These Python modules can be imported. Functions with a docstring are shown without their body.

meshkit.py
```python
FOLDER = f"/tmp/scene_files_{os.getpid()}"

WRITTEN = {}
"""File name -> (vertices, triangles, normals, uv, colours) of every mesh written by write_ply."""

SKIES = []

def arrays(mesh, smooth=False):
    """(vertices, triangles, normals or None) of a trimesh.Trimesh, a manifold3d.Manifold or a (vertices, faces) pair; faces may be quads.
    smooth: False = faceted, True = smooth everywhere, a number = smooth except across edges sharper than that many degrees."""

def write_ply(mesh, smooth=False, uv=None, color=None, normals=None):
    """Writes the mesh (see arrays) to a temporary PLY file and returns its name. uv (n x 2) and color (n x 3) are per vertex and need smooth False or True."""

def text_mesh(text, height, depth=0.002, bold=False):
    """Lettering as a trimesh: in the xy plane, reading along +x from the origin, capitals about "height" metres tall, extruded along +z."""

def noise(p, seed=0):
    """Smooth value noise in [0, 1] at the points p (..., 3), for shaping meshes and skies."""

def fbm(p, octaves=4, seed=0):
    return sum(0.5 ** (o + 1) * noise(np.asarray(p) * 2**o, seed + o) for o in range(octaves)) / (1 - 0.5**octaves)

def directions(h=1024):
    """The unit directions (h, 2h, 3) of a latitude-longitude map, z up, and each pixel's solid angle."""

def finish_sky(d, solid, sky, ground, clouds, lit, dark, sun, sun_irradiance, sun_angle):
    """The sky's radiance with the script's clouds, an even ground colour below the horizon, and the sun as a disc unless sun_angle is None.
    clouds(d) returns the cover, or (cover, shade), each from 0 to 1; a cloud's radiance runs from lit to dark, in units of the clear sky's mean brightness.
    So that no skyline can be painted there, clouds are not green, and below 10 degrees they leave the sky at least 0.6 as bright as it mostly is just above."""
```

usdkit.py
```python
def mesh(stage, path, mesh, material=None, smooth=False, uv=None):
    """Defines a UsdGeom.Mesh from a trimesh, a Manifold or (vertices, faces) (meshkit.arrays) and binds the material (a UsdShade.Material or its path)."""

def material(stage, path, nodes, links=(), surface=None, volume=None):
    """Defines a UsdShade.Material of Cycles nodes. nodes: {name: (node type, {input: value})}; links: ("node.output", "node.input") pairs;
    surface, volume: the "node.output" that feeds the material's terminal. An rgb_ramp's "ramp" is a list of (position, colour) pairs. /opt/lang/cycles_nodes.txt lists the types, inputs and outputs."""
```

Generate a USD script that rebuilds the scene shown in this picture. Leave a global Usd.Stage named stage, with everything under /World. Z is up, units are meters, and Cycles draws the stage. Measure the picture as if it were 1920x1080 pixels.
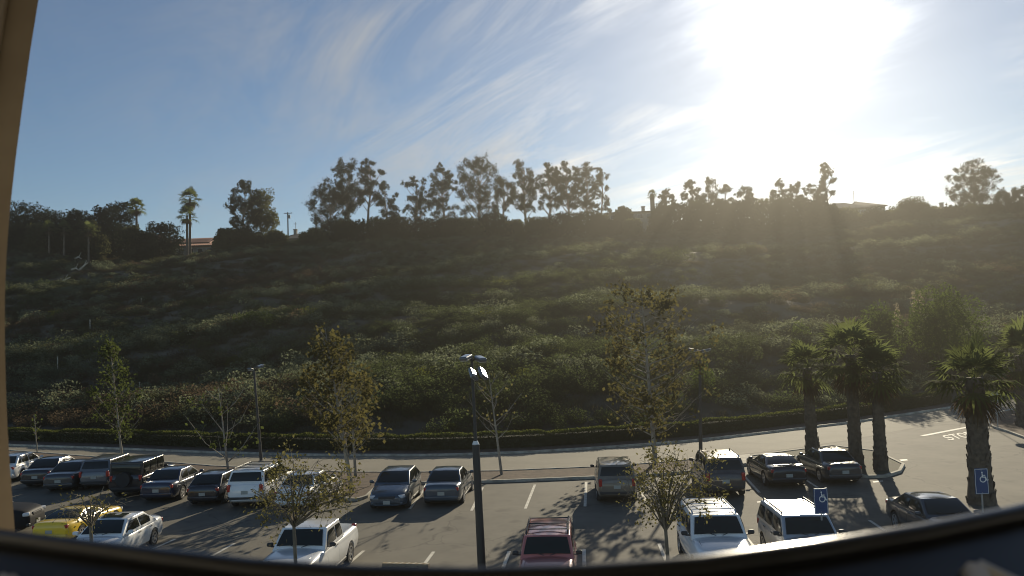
import math, random
import numpy as np, trimesh, usdkit, meshkit
import shapely
from shapely.geometry import Polygon, LineString, Point
from shapely.ops import unary_union
import manifold3d as m3
from pxr import Usd, UsdGeom, UsdLux, UsdShade, Gf, Sdf, Vt

stage = Usd.Stage.CreateInMemory()
UsdGeom.SetStageUpAxis(stage, 'Z')
UsdGeom.SetStageMetersPerUnit(stage, 1.0)
UsdGeom.Xform.Define(stage, '/World'); UsdGeom.Scope.Define(stage, '/World/Looks')

# ---------------------------------------------------------------- camera, sky, sun, exposure
CAM = np.array([0.0, 0.0, 7.8])
FPX, PITCH, ROLL = 1500.0, math.radians(2.94), math.radians(2.0)
EXPOSURE = 0.18
SUN_AZ, SUN_EL = math.radians(19.8), math.radians(19.2)      # azimuth from +y towards +x
SUN_I, SKY_S = 1.1, 0.064
_F = np.array([0, math.cos(PITCH), math.sin(PITCH)]); _U0 = np.array([0, -math.sin(PITCH), math.cos(PITCH)]); _R0 = np.array([1.0, 0, 0])
_R = _R0 * math.cos(ROLL) - _U0 * math.sin(ROLL); _U = _U0 * math.cos(ROLL) + _R0 * math.sin(ROLL)
cam = UsdGeom.Camera.Define(stage, '/World/Camera')
cam.CreateHorizontalApertureAttr(36.0); cam.CreateVerticalApertureAttr(20.25)
cam.CreateFocalLengthAttr(36.0 * FPX / 1920); cam.CreateClippingRangeAttr((0.02, 5000.0))
cam.CreateFStopAttr(28.125 / 1.5); cam.CreateFocusDistanceAttr(45.0); cam.CreateExposureAttr(EXPOSURE)
_m = np.eye(4); _m[0, :3], _m[1, :3], _m[2, :3], _m[3, :3] = _R, _U, -_F, CAM
UsdGeom.Xformable(cam).AddTransformOp().Set(Gf.Matrix4d(*map(float, _m.ravel())))

SUN = np.array([math.sin(SUN_AZ) * math.cos(SUN_EL), math.cos(SUN_AZ) * math.cos(SUN_EL), math.sin(SUN_EL)])
sun = UsdLux.DistantLight.Define(stage, '/World/Sun')
sun.CreateIntensityAttr(SUN_I); sun.CreateAngleAttr(0.53); sun.CreateNormalizeAttr(True); sun.CreateColorAttr(Gf.Vec3f(1.0, 0.88, 0.66))
_z = SUN; _x = np.cross([0, 0, 1.0], _z); _x /= np.linalg.norm(_x); _y = np.cross(_z, _x)
_m = np.eye(4); _m[0, :3], _m[1, :3], _m[2, :3] = _x, _y, _z
UsdGeom.Xformable(sun).AddTransformOp().Set(Gf.Matrix4d(*map(float, _m.ravel())))

# the sky: clear single-scattering sky with thin cirrus that is bright where it lies near the sun
sky_nodes = {
    'sky': ('sky_texture', {'sky_type': 'single_scattering', 'sun_disc': False, 'sun_elevation': SUN_EL, 'sun_rotation': SUN_AZ, 'altitude': 60.0, 'air_density': 1.0, 'aerosol_density': 0.2, 'ozone_density': 3.0}),
    'tc': ('texture_coordinate', {}), 'sep': ('separate_xyz', {}),
    'zc': ('math', {'math_type': 'add', 'value2': 0.12}), 'ux': ('math', {'math_type': 'divide'}), 'uy': ('math', {'math_type': 'divide'}),
    'uv': ('combine_xyz', {'z': 0.0}),
    'rot': ('mapping', {'rotation': (0, 0, -2.18)}), 'map1': ('mapping', {'scale': (0.42, 1.5, 1.0)}),
    'n1': ('noise_texture', {'scale': 1.9, 'detail': 9.0, 'roughness': 0.62, 'distortion': 1.1}),
    'map2': ('mapping', {'rotation': (0, 0, 0.2), 'scale': (0.8, 1.3, 1.0), 'location': (3.1, 1.7, 0)}),
    'n2': ('noise_texture', {'scale': 0.75, 'detail': 4.0, 'roughness': 0.5}),
    'r1': ('map_range', {'from_min': 0.42, 'from_max': 0.78, 'to_min': 0.0, 'to_max': 1.0, 'clamp': True}),
    'r2': ('map_range', {'from_min': 0.38, 'from_max': 0.60, 'to_min': 0.0, 'to_max': 1.0, 'clamp': True}),
    'mapw': ('mapping', {'scale': (0.30, 0.8, 1.0)}), 'nw': ('noise_texture', {'scale': 2.6, 'detail': 5.0, 'roughness': 0.6}), 'wsub': ('vector_math', {'math_type': 'multiply_add', 'vector2': (0.27, 0.27, 0.27), 'vector3': (-0.135, -0.135, -0.135)}), 'wadd': ('vector_math', {'math_type': 'add'}), 'wn': ('vector_math', {'math_type': 'normalize'}),
    'dot': ('vector_math', {'math_type': 'dot_product', 'vector2': tuple(SUN)}),
    'dcl': ('math', {'math_type': 'maximum', 'value2': 0.0}),
    'gwide': ('math', {'math_type': 'power', 'value2': 9.0}), 'gmid': ('math', {'math_type': 'power', 'value2': 34.0}), 'gtight': ('math', {'math_type': 'power', 'value2': 420.0}),
    'amt': ('math', {'math_type': 'multiply'}), 'cov': ('math', {'math_type': 'multiply_add', 'value2': 2.4, 'value3': 0.07}), 'cover': ('math', {'math_type': 'multiply', 'use_clamp': True}),
    'b1': ('math', {'math_type': 'multiply_add', 'value2': 3.0, 'value3': 5.5}), 'b2': ('math', {'math_type': 'multiply_add', 'value2': 9.0}), 'b3': ('math', {'math_type': 'multiply_add', 'value2': 50.0}),
    'cc': ('vector_math', {'math_type': 'scale', 'vector1': (1.0, 0.985, 0.95)}),
    'veil1': ('math', {'math_type': 'multiply', 'value2': 4.0}), 'veil2': ('math', {'math_type': 'multiply_add', 'value2': 90.0}),
    'vmod': ('math', {'math_type': 'multiply_add', 'value2': 1.5, 'value3': 0.45}), 'vm': ('math', {'math_type': 'multiply'}),
    'vc': ('vector_math', {'math_type': 'scale', 'vector1': (1.0, 0.98, 0.93)}),
    'mixc': ('mix_color', {'blend_type': 'mix', 'use_clamp': False}), 'add': ('vector_math', {'math_type': 'add'}),
    'bg': ('background_shader', {'strength': SKY_S}),
}
sky_links = [('tc.generated', 'sep.vector'), ('sep.z', 'zc.value1'), ('sep.x', 'ux.value1'), ('sep.y', 'uy.value1'), ('zc.value', 'ux.value2'), ('zc.value', 'uy.value2'),
    ('ux.value', 'uv.x'), ('uy.value', 'uv.y'), ('uv.vector', 'rot.vector'), ('rot.vector', 'map1.vector'), ('map1.vector', 'n1.vector'), ('uv.vector', 'map2.vector'), ('map2.vector', 'n2.vector'),
    ('n1.fac', 'r1.value'), ('n2.fac', 'r2.value'), ('rot.vector', 'mapw.vector'), ('mapw.vector', 'nw.vector'), ('nw.color', 'wsub.vector1'), ('tc.generated', 'wadd.vector1'), ('wsub.vector', 'wadd.vector2'), ('wadd.vector', 'wn.vector1'), ('wn.vector', 'dot.vector1'), ('dot.value', 'dcl.value1'), ('dcl.value', 'gwide.value1'), ('dcl.value', 'gmid.value1'), ('dcl.value', 'gtight.value1'),
    ('r1.result', 'amt.value1'), ('r2.result', 'amt.value2'), ('gwide.value', 'cov.value1'), ('amt.value', 'cover.value1'), ('cov.value', 'cover.value2'),
    ('gwide.value', 'b1.value1'), ('gmid.value', 'b2.value1'), ('b1.value', 'b2.value3'), ('gtight.value', 'b3.value1'), ('b2.value', 'b3.value3'),
    ('b3.value', 'cc.scale'), ('sky.color', 'mixc.a'), ('cc.vector', 'mixc.b'), ('cover.value', 'mixc.fac'),
    ('gmid.value', 'veil1.value1'), ('gtight.value', 'veil2.value1'), ('veil1.value', 'veil2.value3'), ('amt.value', 'vmod.value1'), ('vmod.value', 'vm.value1'), ('veil2.value', 'vm.value2'), ('vm.value', 'vc.scale'),
    ('mixc.result', 'add.vector1'), ('vc.vector', 'add.vector2'), ('add.vector', 'bg.color')]
sky_mat = usdkit.material(stage, '/World/Looks/sky_look', sky_nodes, sky_links, surface='bg.background')
dome = UsdLux.DomeLight.Define(stage, '/World/sky')
UsdShade.MaterialBindingAPI.Apply(dome.GetPrim()).Bind(sky_mat)
dome.GetPrim().SetCustomDataByKey('kind', 'structure')

# ---------------------------------------------------------------- pixel helpers (photograph pixels, 1920 x 1080)
def ray(x, y):
    return _F + (x - 960) / FPX * _R + (540 - y) / FPX * _U
def gp(x, y, z=0.0):                                     # where the ray through a pixel meets the level z
    d = ray(x, y); t = (z - CAM[2]) / d[2]
    return CAM + t * d
def atY(x, y, Y):                                        # the point of the ray at distance Y along +y
    d = ray(x, y); return CAM + d * (Y / d[1])
def proj(p):
    v = np.asarray(p, float) - CAM; return 960 + FPX * (v @ _R) / (v @ _F), 540 - FPX * (v @ _U) / (v @ _F)

# ---------------------------------------------------------------- scene helpers
_count = {}
def numbered(path):
    n = _count.get(path, 0); _count[path] = n + 1
    return path if n == 0 else f'{path}_{n:03d}'
def setdata(prim, label=None, cat=None, group=None, kind=None):
    for k, v in (('label', label), ('category', cat), ('group', group), ('kind', kind)):
        if v: prim.SetCustomDataByKey(k, v)
def thing(name, label, cat, loc=(0, 0, 0), rz=0.0, group=None, kind=None):
    x = UsdGeom.Xform.Define(stage, numbered('/World/' + name))
    x.AddTranslateOp().Set(Gf.Vec3d(*map(float, loc)))
    if rz: x.AddRotateZOp().Set(math.degrees(rz))
    setdata(x.GetPrim(), label, cat, group, kind)
    return x.GetPrim()
def part(parent, name, mesh, mat, smooth=False, label=None, kind=None):
    base = str(parent.GetPath()) if parent is not None else '/World'
    m = usdkit.mesh(stage, numbered(base + '/' + name), mesh, mat, smooth)
    setdata(m.GetPrim(), label, None, None, kind)
    return m.GetPrim()
def solo(name, mesh, mat, label=None, cat=None, group=None, kind=None, smooth=False):
    m = usdkit.mesh(stage, numbered('/World/' + name), mesh, mat, smooth)
    setdata(m.GetPrim(), label, cat, group, kind)
    return m.GetPrim()
cat_ = trimesh.util.concatenate
def T(v): return trimesh.transformations.translation_matrix(v)
def box(sx, sy, sz, c=(0, 0, 0)):
    b = trimesh.creation.box((sx, sy, sz)); b.apply_translation(c); return b
def rbox(sx, sy, sz, r=0.03, c=(0, 0, 0)):               # box with rounded edges
    r = min(r, sx * .49, sy * .49, sz * .49)
    pts = []
    s = trimesh.creation.icosphere(1, r).vertices
    for i in (-1, 1):
        for j in (-1, 1):
            for k in (-1, 1):
                pts.append(s + np.array([i * (sx / 2 - r), j * (sy / 2 - r), k * (sz / 2 - r)]))
    h = trimesh.convex.convex_hull(np.vstack(pts)); h.apply_translation(c); return h
def tube(pts, rad, sides=6, cap=True):
    p = np.asarray(pts, float); rad = np.broadcast_to(rad, (len(p),))
    t = np.gradient(p, axis=0); t /= np.linalg.norm(t, axis=1, keepdims=True) + 1e-12
    ref = np.where(np.abs(t[:, 2:3]) > .9, [[1.0, 0, 0]], [[0, 0, 1.0]])
    a = np.cross(t, ref); a /= np.linalg.norm(a, axis=1, keepdims=True) + 1e-12; b = np.cross(t, a)
    g = np.arange(sides) * 2 * np.pi / sides
    v = p[:, None] + rad[:, None, None] * (np.cos(g)[None, :, None] * a[:, None] + np.sin(g)[None, :, None] * b[:, None])
    f = []
    n = len(p)
    i, j = np.meshgrid(np.arange(n - 1), np.arange(sides), indexing='ij')
    q = np.stack([i * sides + j, (i + 1) * sides + j, (i + 1) * sides + (j + 1) % sides, i * sides + (j + 1) % sides], -1).reshape(-1, 4)
    f = np.vstack([q[:, [0, 1, 2]], q[:, [0, 2, 3]]])
    v = v.reshape(-1, 3)
    if cap:
        v = np.vstack([v, p[:1], p[-1:]]); c0, c1 = len(v) - 2, len(v) - 1
        k = np.arange(sides); k2 = (k + 1) % sides
        f = np.vstack([f, np.stack([np.full(sides, c0), k, k2], 1), np.stack([np.full(sides, c1), (n - 1) * sides + k2, (n - 1) * sides + k], 1)])
    return trimesh.Trimesh(v, f, process=False)
def sheet(poly, z):
    ms = []
    for g in getattr(poly, 'geoms', [poly]):
        if g.is_empty or g.area < 1e-6: continue
        v, f = trimesh.creation.triangulate_polygon(g, engine='earcut')
        v = np.column_stack([v, np.full(len(v), z)])
        m = trimesh.Trimesh(v, f, process=False)
        if len(f) and m.face_normals[:, 2].mean() < 0: m.invert()
        ms.append(m)
    return cat_(ms)
def slab(poly, z0, z1):
    ms = []
    for g in getattr(poly, 'geoms', [poly]):
        if g.is_empty or g.area < 1e-6: continue
        e = trimesh.creation.extrude_polygon(g, z1 - z0, engine='earcut'); e.apply_translation((0, 0, z0)); ms.append(e)
    return cat_(ms)
def P2(pxs, z=0.0): return [tuple(gp(x, y, z)[:2]) for x, y in pxs]

# ---------------------------------------------------------------- materials
_mats = {}
def mat(name, color, rough=0.6, metal=0.0, vary=0.0, scale=3.0, bump=0.0, bscale=None, coat=0.0, spec=0.5, color2=None, island=0.0, obj=0.0, transl=0.0, tcol=None, emit=None):
    if name in _mats: return _mats[name]
    n = {'p': ('principled_bsdf', {'base_color': color, 'roughness': rough, 'metallic': metal, 'coat_weight': coat, 'coat_roughness': 0.08, 'specular_ior_level': spec})}
    l = []
    out = None
    if vary or color2 or bump:
        n['geo'] = ('geometry', {})
        n['ns'] = ('noise_texture', {'scale': scale, 'detail': 5.0, 'roughness': 0.6}); l.append(('geo.position', 'ns.vector'))
        c2 = color2 or tuple(min(1, c * (1 - vary)) for c in color)
        c1 = color if color2 else tuple(min(1, c * (1 + vary)) for c in color)
        n['rp'] = ('rgb_ramp', {'ramp': [(0.32, c2), (0.68, c1)]}); l += [('ns.fac', 'rp.fac')]
        out = 'rp.color'
    if island:
        n['gi'] = ('geometry', {})
        n['mi'] = ('map_range', {'to_min': 1 - island, 'to_max': 1 + island}); l.append(('gi.random_per_island', 'mi.value'))
        n['vi'] = ('vector_math', {'math_type': 'scale', 'vector1': color}); l.append(('mi.result', 'vi.scale'))
        if out: l.append((out, 'vi.vector1'))
        out = 'vi.vector'
    if obj:
        n['oi'] = ('object_info', {})
        n['mo'] = ('map_range', {'to_min': 1 - obj, 'to_max': 1 + obj}); l.append(('oi.random', 'mo.value'))
        n['vo'] = ('vector_math', {'math_type': 'scale', 'vector1': color}); l.append(('mo.result', 'vo.scale'))
        if out: l.append((out, 'vo.vector1'))
        out = 'vo.vector'
    if out: l.append((out, 'p.base_color'))
    if bump:
        n['nb'] = ('noise_texture', {'scale': bscale or scale * 8, 'detail': 4.0}); l.append(('geo.position', 'nb.vector'))
        n['bp'] = ('bump', {'strength': bump, 'distance': 0.02}); l += [('nb.fac', 'bp.height'), ('bp.normal', 'p.normal')]
    surf = 'p.BSDF'
    if transl:
        n['t'] = ('translucent_bsdf', {'color': tcol or color}); n['mx'] = ('mix_closure', {'fac': transl})
        l += [('p.BSDF', 'mx.closure1'), ('t.BSDF', 'mx.closure2')]
        surf = 'mx.closure'
    if emit: n['p'][1].update(emission_color=emit[0], emission_strength=emit[1])
    _mats[name] = usdkit.material(stage, '/World/Looks/' + name, n, l, surface=surf)
    return _mats[name]
def paint(name, color, metal=0.25, rough=0.38): return mat('paint_' + name, color, rough=rough, metal=metal, coat=1.0, vary=0.06, scale=2.0)

ground_mat = mat('soil', (0.085, 0.07, 0.045), rough=0.95, color2=(0.05, 0.043, 0.028), scale=0.35, bump=0.6, bscale=6)
asphalt = usdkit.material(stage, '/World/Looks/asphalt', {
    'g': ('geometry', {}), 'n1': ('noise_texture', {'scale': 0.35, 'detail': 6.0, 'roughness': 0.65}), 'r1': ('rgb_ramp', {'ramp': [(0.3, (0.13, 0.118, 0.092)), (0.7, (0.21, 0.19, 0.147))]}),
    'n2': ('noise_texture', {'scale': 0.9, 'detail': 3.0}), 'r2': ('map_range', {'from_min': 0.60, 'from_max': 0.72, 'to_min': 1.0, 'to_max': 0.72, 'clamp': True}),
    'w': ('noise_texture', {'scale': 0.8, 'detail': 3.0}), 'wm': ('vector_math', {'math_type': 'multiply_add', 'vector2': (1.6, 1.6, 0)}),
    'v': ('voronoi_texture', {'feature': 'distance_to_edge', 'scale': 0.16}), 'r3': ('map_range', {'from_min': 0.0, 'from_max': 0.006, 'to_min': 0.62, 'to_max': 1.0, 'clamp': True}),
    'n4': ('noise_texture', {'scale': 45.0, 'detail': 2.0}), 'r4': ('map_range', {'from_min': 0.3, 'from_max': 0.7, 'to_min': 0.82, 'to_max': 1.16}),
    'vo': ('voronoi_texture', {'scale': 0.42}), 'ro': ('map_range', {'from_min': 0.03, 'from_max': 0.16, 'to_min': 0.48, 'to_max': 1.0, 'clamp': True}), 'm0': ('math', {'math_type': 'multiply'}),
    'm1': ('math', {'math_type': 'multiply'}), 'm2': ('math', {'math_type': 'multiply'}), 'c': ('vector_math', {'math_type': 'scale'}), 'b': ('bump', {'strength': 0.25, 'distance': 0.01}),
    'p': ('principled_bsdf', {'roughness': 0.85, 'specular_ior_level': 0.3})},
    [('g.position', 'n1.vector'), ('g.position', 'n2.vector'), ('g.position', 'w.vector'), ('g.position', 'n4.vector'), ('n1.fac', 'r1.fac'), ('n2.fac', 'r2.value'), ('w.color', 'wm.vector1'), ('g.position', 'wm.vector3'), ('wm.vector', 'v.vector'), ('v.distance', 'r3.value'),
     ('n4.fac', 'r4.value'), ('wm.vector', 'vo.vector'), ('vo.distance', 'ro.value'), ('ro.result', 'm0.value1'), ('r2.result', 'm0.value2'), ('m0.value', 'm1.value1'), ('r3.result', 'm1.value2'), ('m1.value', 'm2.value1'), ('r4.result', 'm2.value2'), ('r1.color', 'c.vector1'), ('m2.value', 'c.scale'), ('c.vector', 'p.base_color'), ('n4.fac', 'b.height'), ('b.normal', 'p.normal')], surface='p.BSDF')
road_mat = mat('road_asphalt', (0.27, 0.24, 0.18), rough=0.85, color2=(0.22, 0.20, 0.15), scale=0.5, bump=0.2, bscale=60, spec=0.3)
kerb_mat = mat('kerb_concrete', (0.40, 0.37, 0.30), rough=0.85, vary=0.38, scale=2.0, bump=0.2)
line_mat = mat('worn_white_paint', (0.78, 0.74, 0.62), rough=0.7, color2=(0.50, 0.47, 0.39), scale=3.0)
mulch_mat = mat('mulch', (0.155, 0.105, 0.068), rough=0.95, color2=(0.07, 0.05, 0.033), scale=2.5, bump=0.9, bscale=22)
# ---------------------------------------------------------------- terrain
# the hedge line (its foot) as photographed, then the hill behind it
hedge_px = [(-120, 818), (20, 829), (200, 835), (400, 843), (600, 848), (800, 848.5), (900, 846), (1000, 842), (1100, 836), (1200, 829), (1300, 821), (1400, 810), (1500, 798), (1600, 786), (1740, 765), (1790, 757)]
hedge_xy = np.array(P2(hedge_px))
_o = np.argsort(hedge_xy[:, 0]); _hx, _hy = hedge_xy[_o, 0], hedge_xy[_o, 1]
def foot(X):                                               # y of the hill's foot
    X = np.asarray(X, float)
    return np.interp(X, np.r_[-400, _hx, 80, 400], np.r_[_hy[0] + 25, _hy, _hy[-1] + 9, _hy[-1] + 40]) + 1.5
def ridge_y(X): return 186.0 + 10 * np.sin(np.asarray(X) / 55.0 + 0.7) - 0.03 * np.abs(X)
def ridge_z(X): return np.interp(X, [-400, -118, -96, -88, -71, -62, -40, 0, 30, 60, 100, 130, 400], [28.5, 28.7, 28.0, 25.8, 26.0, 28.2, 29.6, 29.4, 29.6, 30.0, 30.3, 30.3, 30])
def bench_q(X, Y, z):
    p = np.stack([X, Y, np.zeros_like(X)], -1)
    return (z - 0.05 * X - 1.2 * (meshkit.fbm(p * 0.02, 3, 5) - .5) * 6) / 6.0
def base_z(X, Y):
    f, r, rz = foot(X), ridge_y(X), ridge_z(X); t = np.clip((Y - f) / (r - f), 0, 1.0)
    return rz * (0.82 * t + 0.18 * t * t * (3 - 2 * t))
def terrain(X, Y):
    X, Y = np.asarray(X, float), np.asarray(Y, float)
    f, r, rz = foot(X), ridge_y(X), ridge_z(X)
    t = np.clip((Y - f) / (r - f), 0, 1.0)
    z = rz * (0.82 * t + 0.18 * t * t * (3 - 2 * t))
    p = np.stack([X, Y, np.zeros_like(X)], -1)
    w = np.clip(t * 8, 0, 1) * np.clip((1.0 - t) * 5, 0.10, 1)
    q = bench_q(X, Y, z)      # benches running slantwise across the slope
    saw = np.abs((q % 1.0) - 0.3); saw = np.where((q % 1.0) < 0.3, 1 - saw / 0.3, 1 - saw / 0.7)
    z = z + w * (1.7 * saw - 0.8 + 5.0 * (meshkit.fbm(p * 0.028, 3, 2) - .5) + 1.2 * (meshkit.fbm(p * 0.15, 3, 3) - .5))
    z = np.where(t <= 0, 0.0, z)
    return np.where(Y > r, z - np.minimum((Y - r) * 0.02, 6), z)
def hill(x, y, lo=45.0, hi=260.0):                         # where the ray through a pixel meets the hillside
    d = ray(x, y); Ys = np.linspace(lo, hi, 1200); P = CAM + d[None] * (Ys / d[1])[:, None]
    g = terrain(P[:, 0], P[:, 1]); k = np.nonzero(P[:, 2] <= g)[0]
    return P[k[0]] if len(k) else P[-1]
def axis_points(lo, hi, inner0, inner1, step, grow=1.35):
    a = list(np.arange(inner0, inner1 + step, step)); s = step
    while a[-1] < hi: s *= grow; a.append(a[-1] + s)
    s = step
    while a[0] > lo: s *= grow; a.insert(0, a[0] - s)
    a[0], a[-1] = lo, hi
    return np.array(a)
gx, gy = axis_points(-330, 330, -150, 175, 1.7), axis_points(-330, 330, 40, 215, 1.5)
GX, GY = np.meshgrid(gx, gy); GZ = terrain(GX, GY) - 0.0
nx, ny = len(gx), len(gy)
i, j = np.meshgrid(np.arange(ny - 1), np.arange(nx - 1), indexing='ij'); k = (i * nx + j).ravel()
solo('ground', trimesh.Trimesh(np.stack([GX, GY, GZ], -1).reshape(-1, 3), np.vstack([np.stack([k, k + 1, k + nx + 1], 1), np.stack([k, k + nx + 1, k + nx], 1)]), process=False), ground_mat, kind='structure', smooth=True)

# ---------------------------------------------------------------- asphalt, road, kerbs, islands, markings
far_edge = [(x, y + 7) for x, y in hedge_px]
lot = Polygon(P2(far_edge) + [(70, 78), (140, 84), (140, 4.0), (-60, 4.0)])
lot = lot.buffer(0)
solo('parking_lot', sheet(lot, 0.004), asphalt, kind='structure')
road_near = [(-120, 834), (15, 844), (250, 862), (400, 874), (640, 885.5), (760, 886.5), (940, 883.5), (1100, 877), (1240, 868), (1400, 851), (1480, 842), (1580, 827), (1700, 805), (1790, 788), (1860, 776)]
road = Polygon(P2(far_edge) + [tuple(gp(1860, 745)[:2])] + P2(road_near[::-1])).buffer(0)
solo('road', sheet(road, 0.008), road_mat, kind='structure')
kl = LineString(P2(far_edge)); kerbline = kl.buffer(0.09, cap_style=2)
solo('road_kerb', slab(kerbline, 0.0, 0.14), kerb_mat, kind='structure')
verge = Polygon(P2(far_edge) + P2([(x, y - 3) for x, y in hedge_px[::-1]])).buffer(0)
solo('hedge_bed', slab(verge.difference(kl.buffer(0.1)), 0.0, 0.10), mulch_mat, kind='structure')

def island(name, pts, rad=0.35, kw=0.15, top=mulch_mat):
    p = Polygon(pts).buffer(0).buffer(-rad).buffer(rad, 6)
    isl = thing(name, None, None, kind='structure')
    part(isl, 'kerb', slab(p.difference(p.buffer(-kw)), 0.0, 0.14), kerb_mat)
    part(isl, 'bed', slab(p.buffer(-kw - 0.002), 0.0, 0.10), top)
    return p
strip_px_top = [(-100, 838), (15, 846), (250, 864), (400, 876), (640, 887.5), (760, 888.5), (940, 885.5), (1100, 879), (1240, 870), (1378, 856)]
strip_px_bot = [(1378, 879), (1240, 892), (1100, 898.5), (940, 905), (800, 908), (716, 909), (690, 934), (668, 941), (632, 936), (640, 906), (400, 893), (250, 880), (15, 860), (-100, 850)]
strip = island('planting_strip', P2(strip_px_top) + P2(strip_px_bot), rad=0.3)
ground_cover = mat('ground_cover', (0.075, 0.085, 0.035), rough=0.9, color2=(0.10, 0.075, 0.05), scale=2.0, bump=0.9, bscale=20)
palm_isl = island('palm_island', P2([(1405, 858), (1480, 848), (1560, 838), (1640, 848), (1672, 862), (1697, 874), (1690, 887), (1662, 896), (1620, 897), (1604, 892), (1480, 878), (1412, 884)]), rad=0.3, top=ground_cover)
east_isl = island('corner_island', P2([(1852, 796), (1850, 787), (1868, 776), (1900, 769), (1960, 764), (2100, 760), (2100, 860), (1960, 836), (1920, 823), (1885, 810), (1862, 803)]), rad=0.8, top=mulch_mat)
pad = Polygon(P2([(1379, 858), (1406, 856), (1412, 872), (1384, 875)]))
pad_t = thing('concrete_pad', None, None, kind='structure')
part(pad_t, 'slab', slab(pad, 0.0, 0.15), kerb_mat)

def stripe(a, b, w=0.125, ext=0.0):
    a, b = gp(*a)[:2], gp(*b)[:2]; d = (b - a) / np.linalg.norm(b - a); n = np.array([-d[1], d[0]]) * w / 2
    return Polygon([a + n, b + n, b - n, a - n])
marks = thing('lot_markings', None, None, kind='structure')
stalls = [((905, 914), (884, 958)), ((1003, 909), (985, 954)), ((1099, 904), (1097, 950)), ((1197, 908), (1210, 940)), ((1392, 889), (1424, 924)), ((1500, 893), (1534, 915)), ((800, 912), (768, 955)),
          ((682, 1033), (630, 1078)), ((813, 1035), (781, 1078)), ((955, 1034), (938, 1080)), ((1095, 1030), (1096, 1080)), ((1236, 1020), (1256, 1070)), ((440, 1019), (360, 1064)), ((329, 1011), (240, 1050)), ((1630, 976), (1668, 1001)), ((1395, 1003), (1425, 1040)), ((1512, 994), (1545, 1030)), ((1757, 962), (1810, 985))]
for a, b in stalls: part(marks, 'stall_line', sheet(stripe(a, b), 0.012), line_mat)
part(marks, 'stop_line', sheet(stripe((1729, 817.5), (1823, 799.5), 0.32), 0.012), line_mat)
for pts in ([(1419, 941), (1446, 937), (1447, 940), (1420, 943)], [(1636, 903), (1655, 901), (1656, 903.5), (1638, 905.5)], [(1686, 862), (1700, 861), (1703, 863.5), (1690, 865)]):
    part(marks, 'paint_patch', sheet(Polygon(P2(pts)), 0.012), line_mat)
tm = meshkit.text_mesh('STOP', 1.0, 0.002, bold=True)
o, r_, u_ = gp(1779, 826)[:2], gp(1832, 817.2)[:2], gp(1764, 817.8)[:2]
w_ = tm.bounds[1][0]
v = np.array(tm.vertices); xy = o + v[:, :1] / w_ * (r_ - o) + v[:, 1:2] * (u_ - o)
stop = trimesh.Trimesh(np.column_stack([xy, 0.012 + v[:, 2]]), tm.faces, process=False)
part(marks, 'stop_lettering', stop, line_mat)
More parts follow.
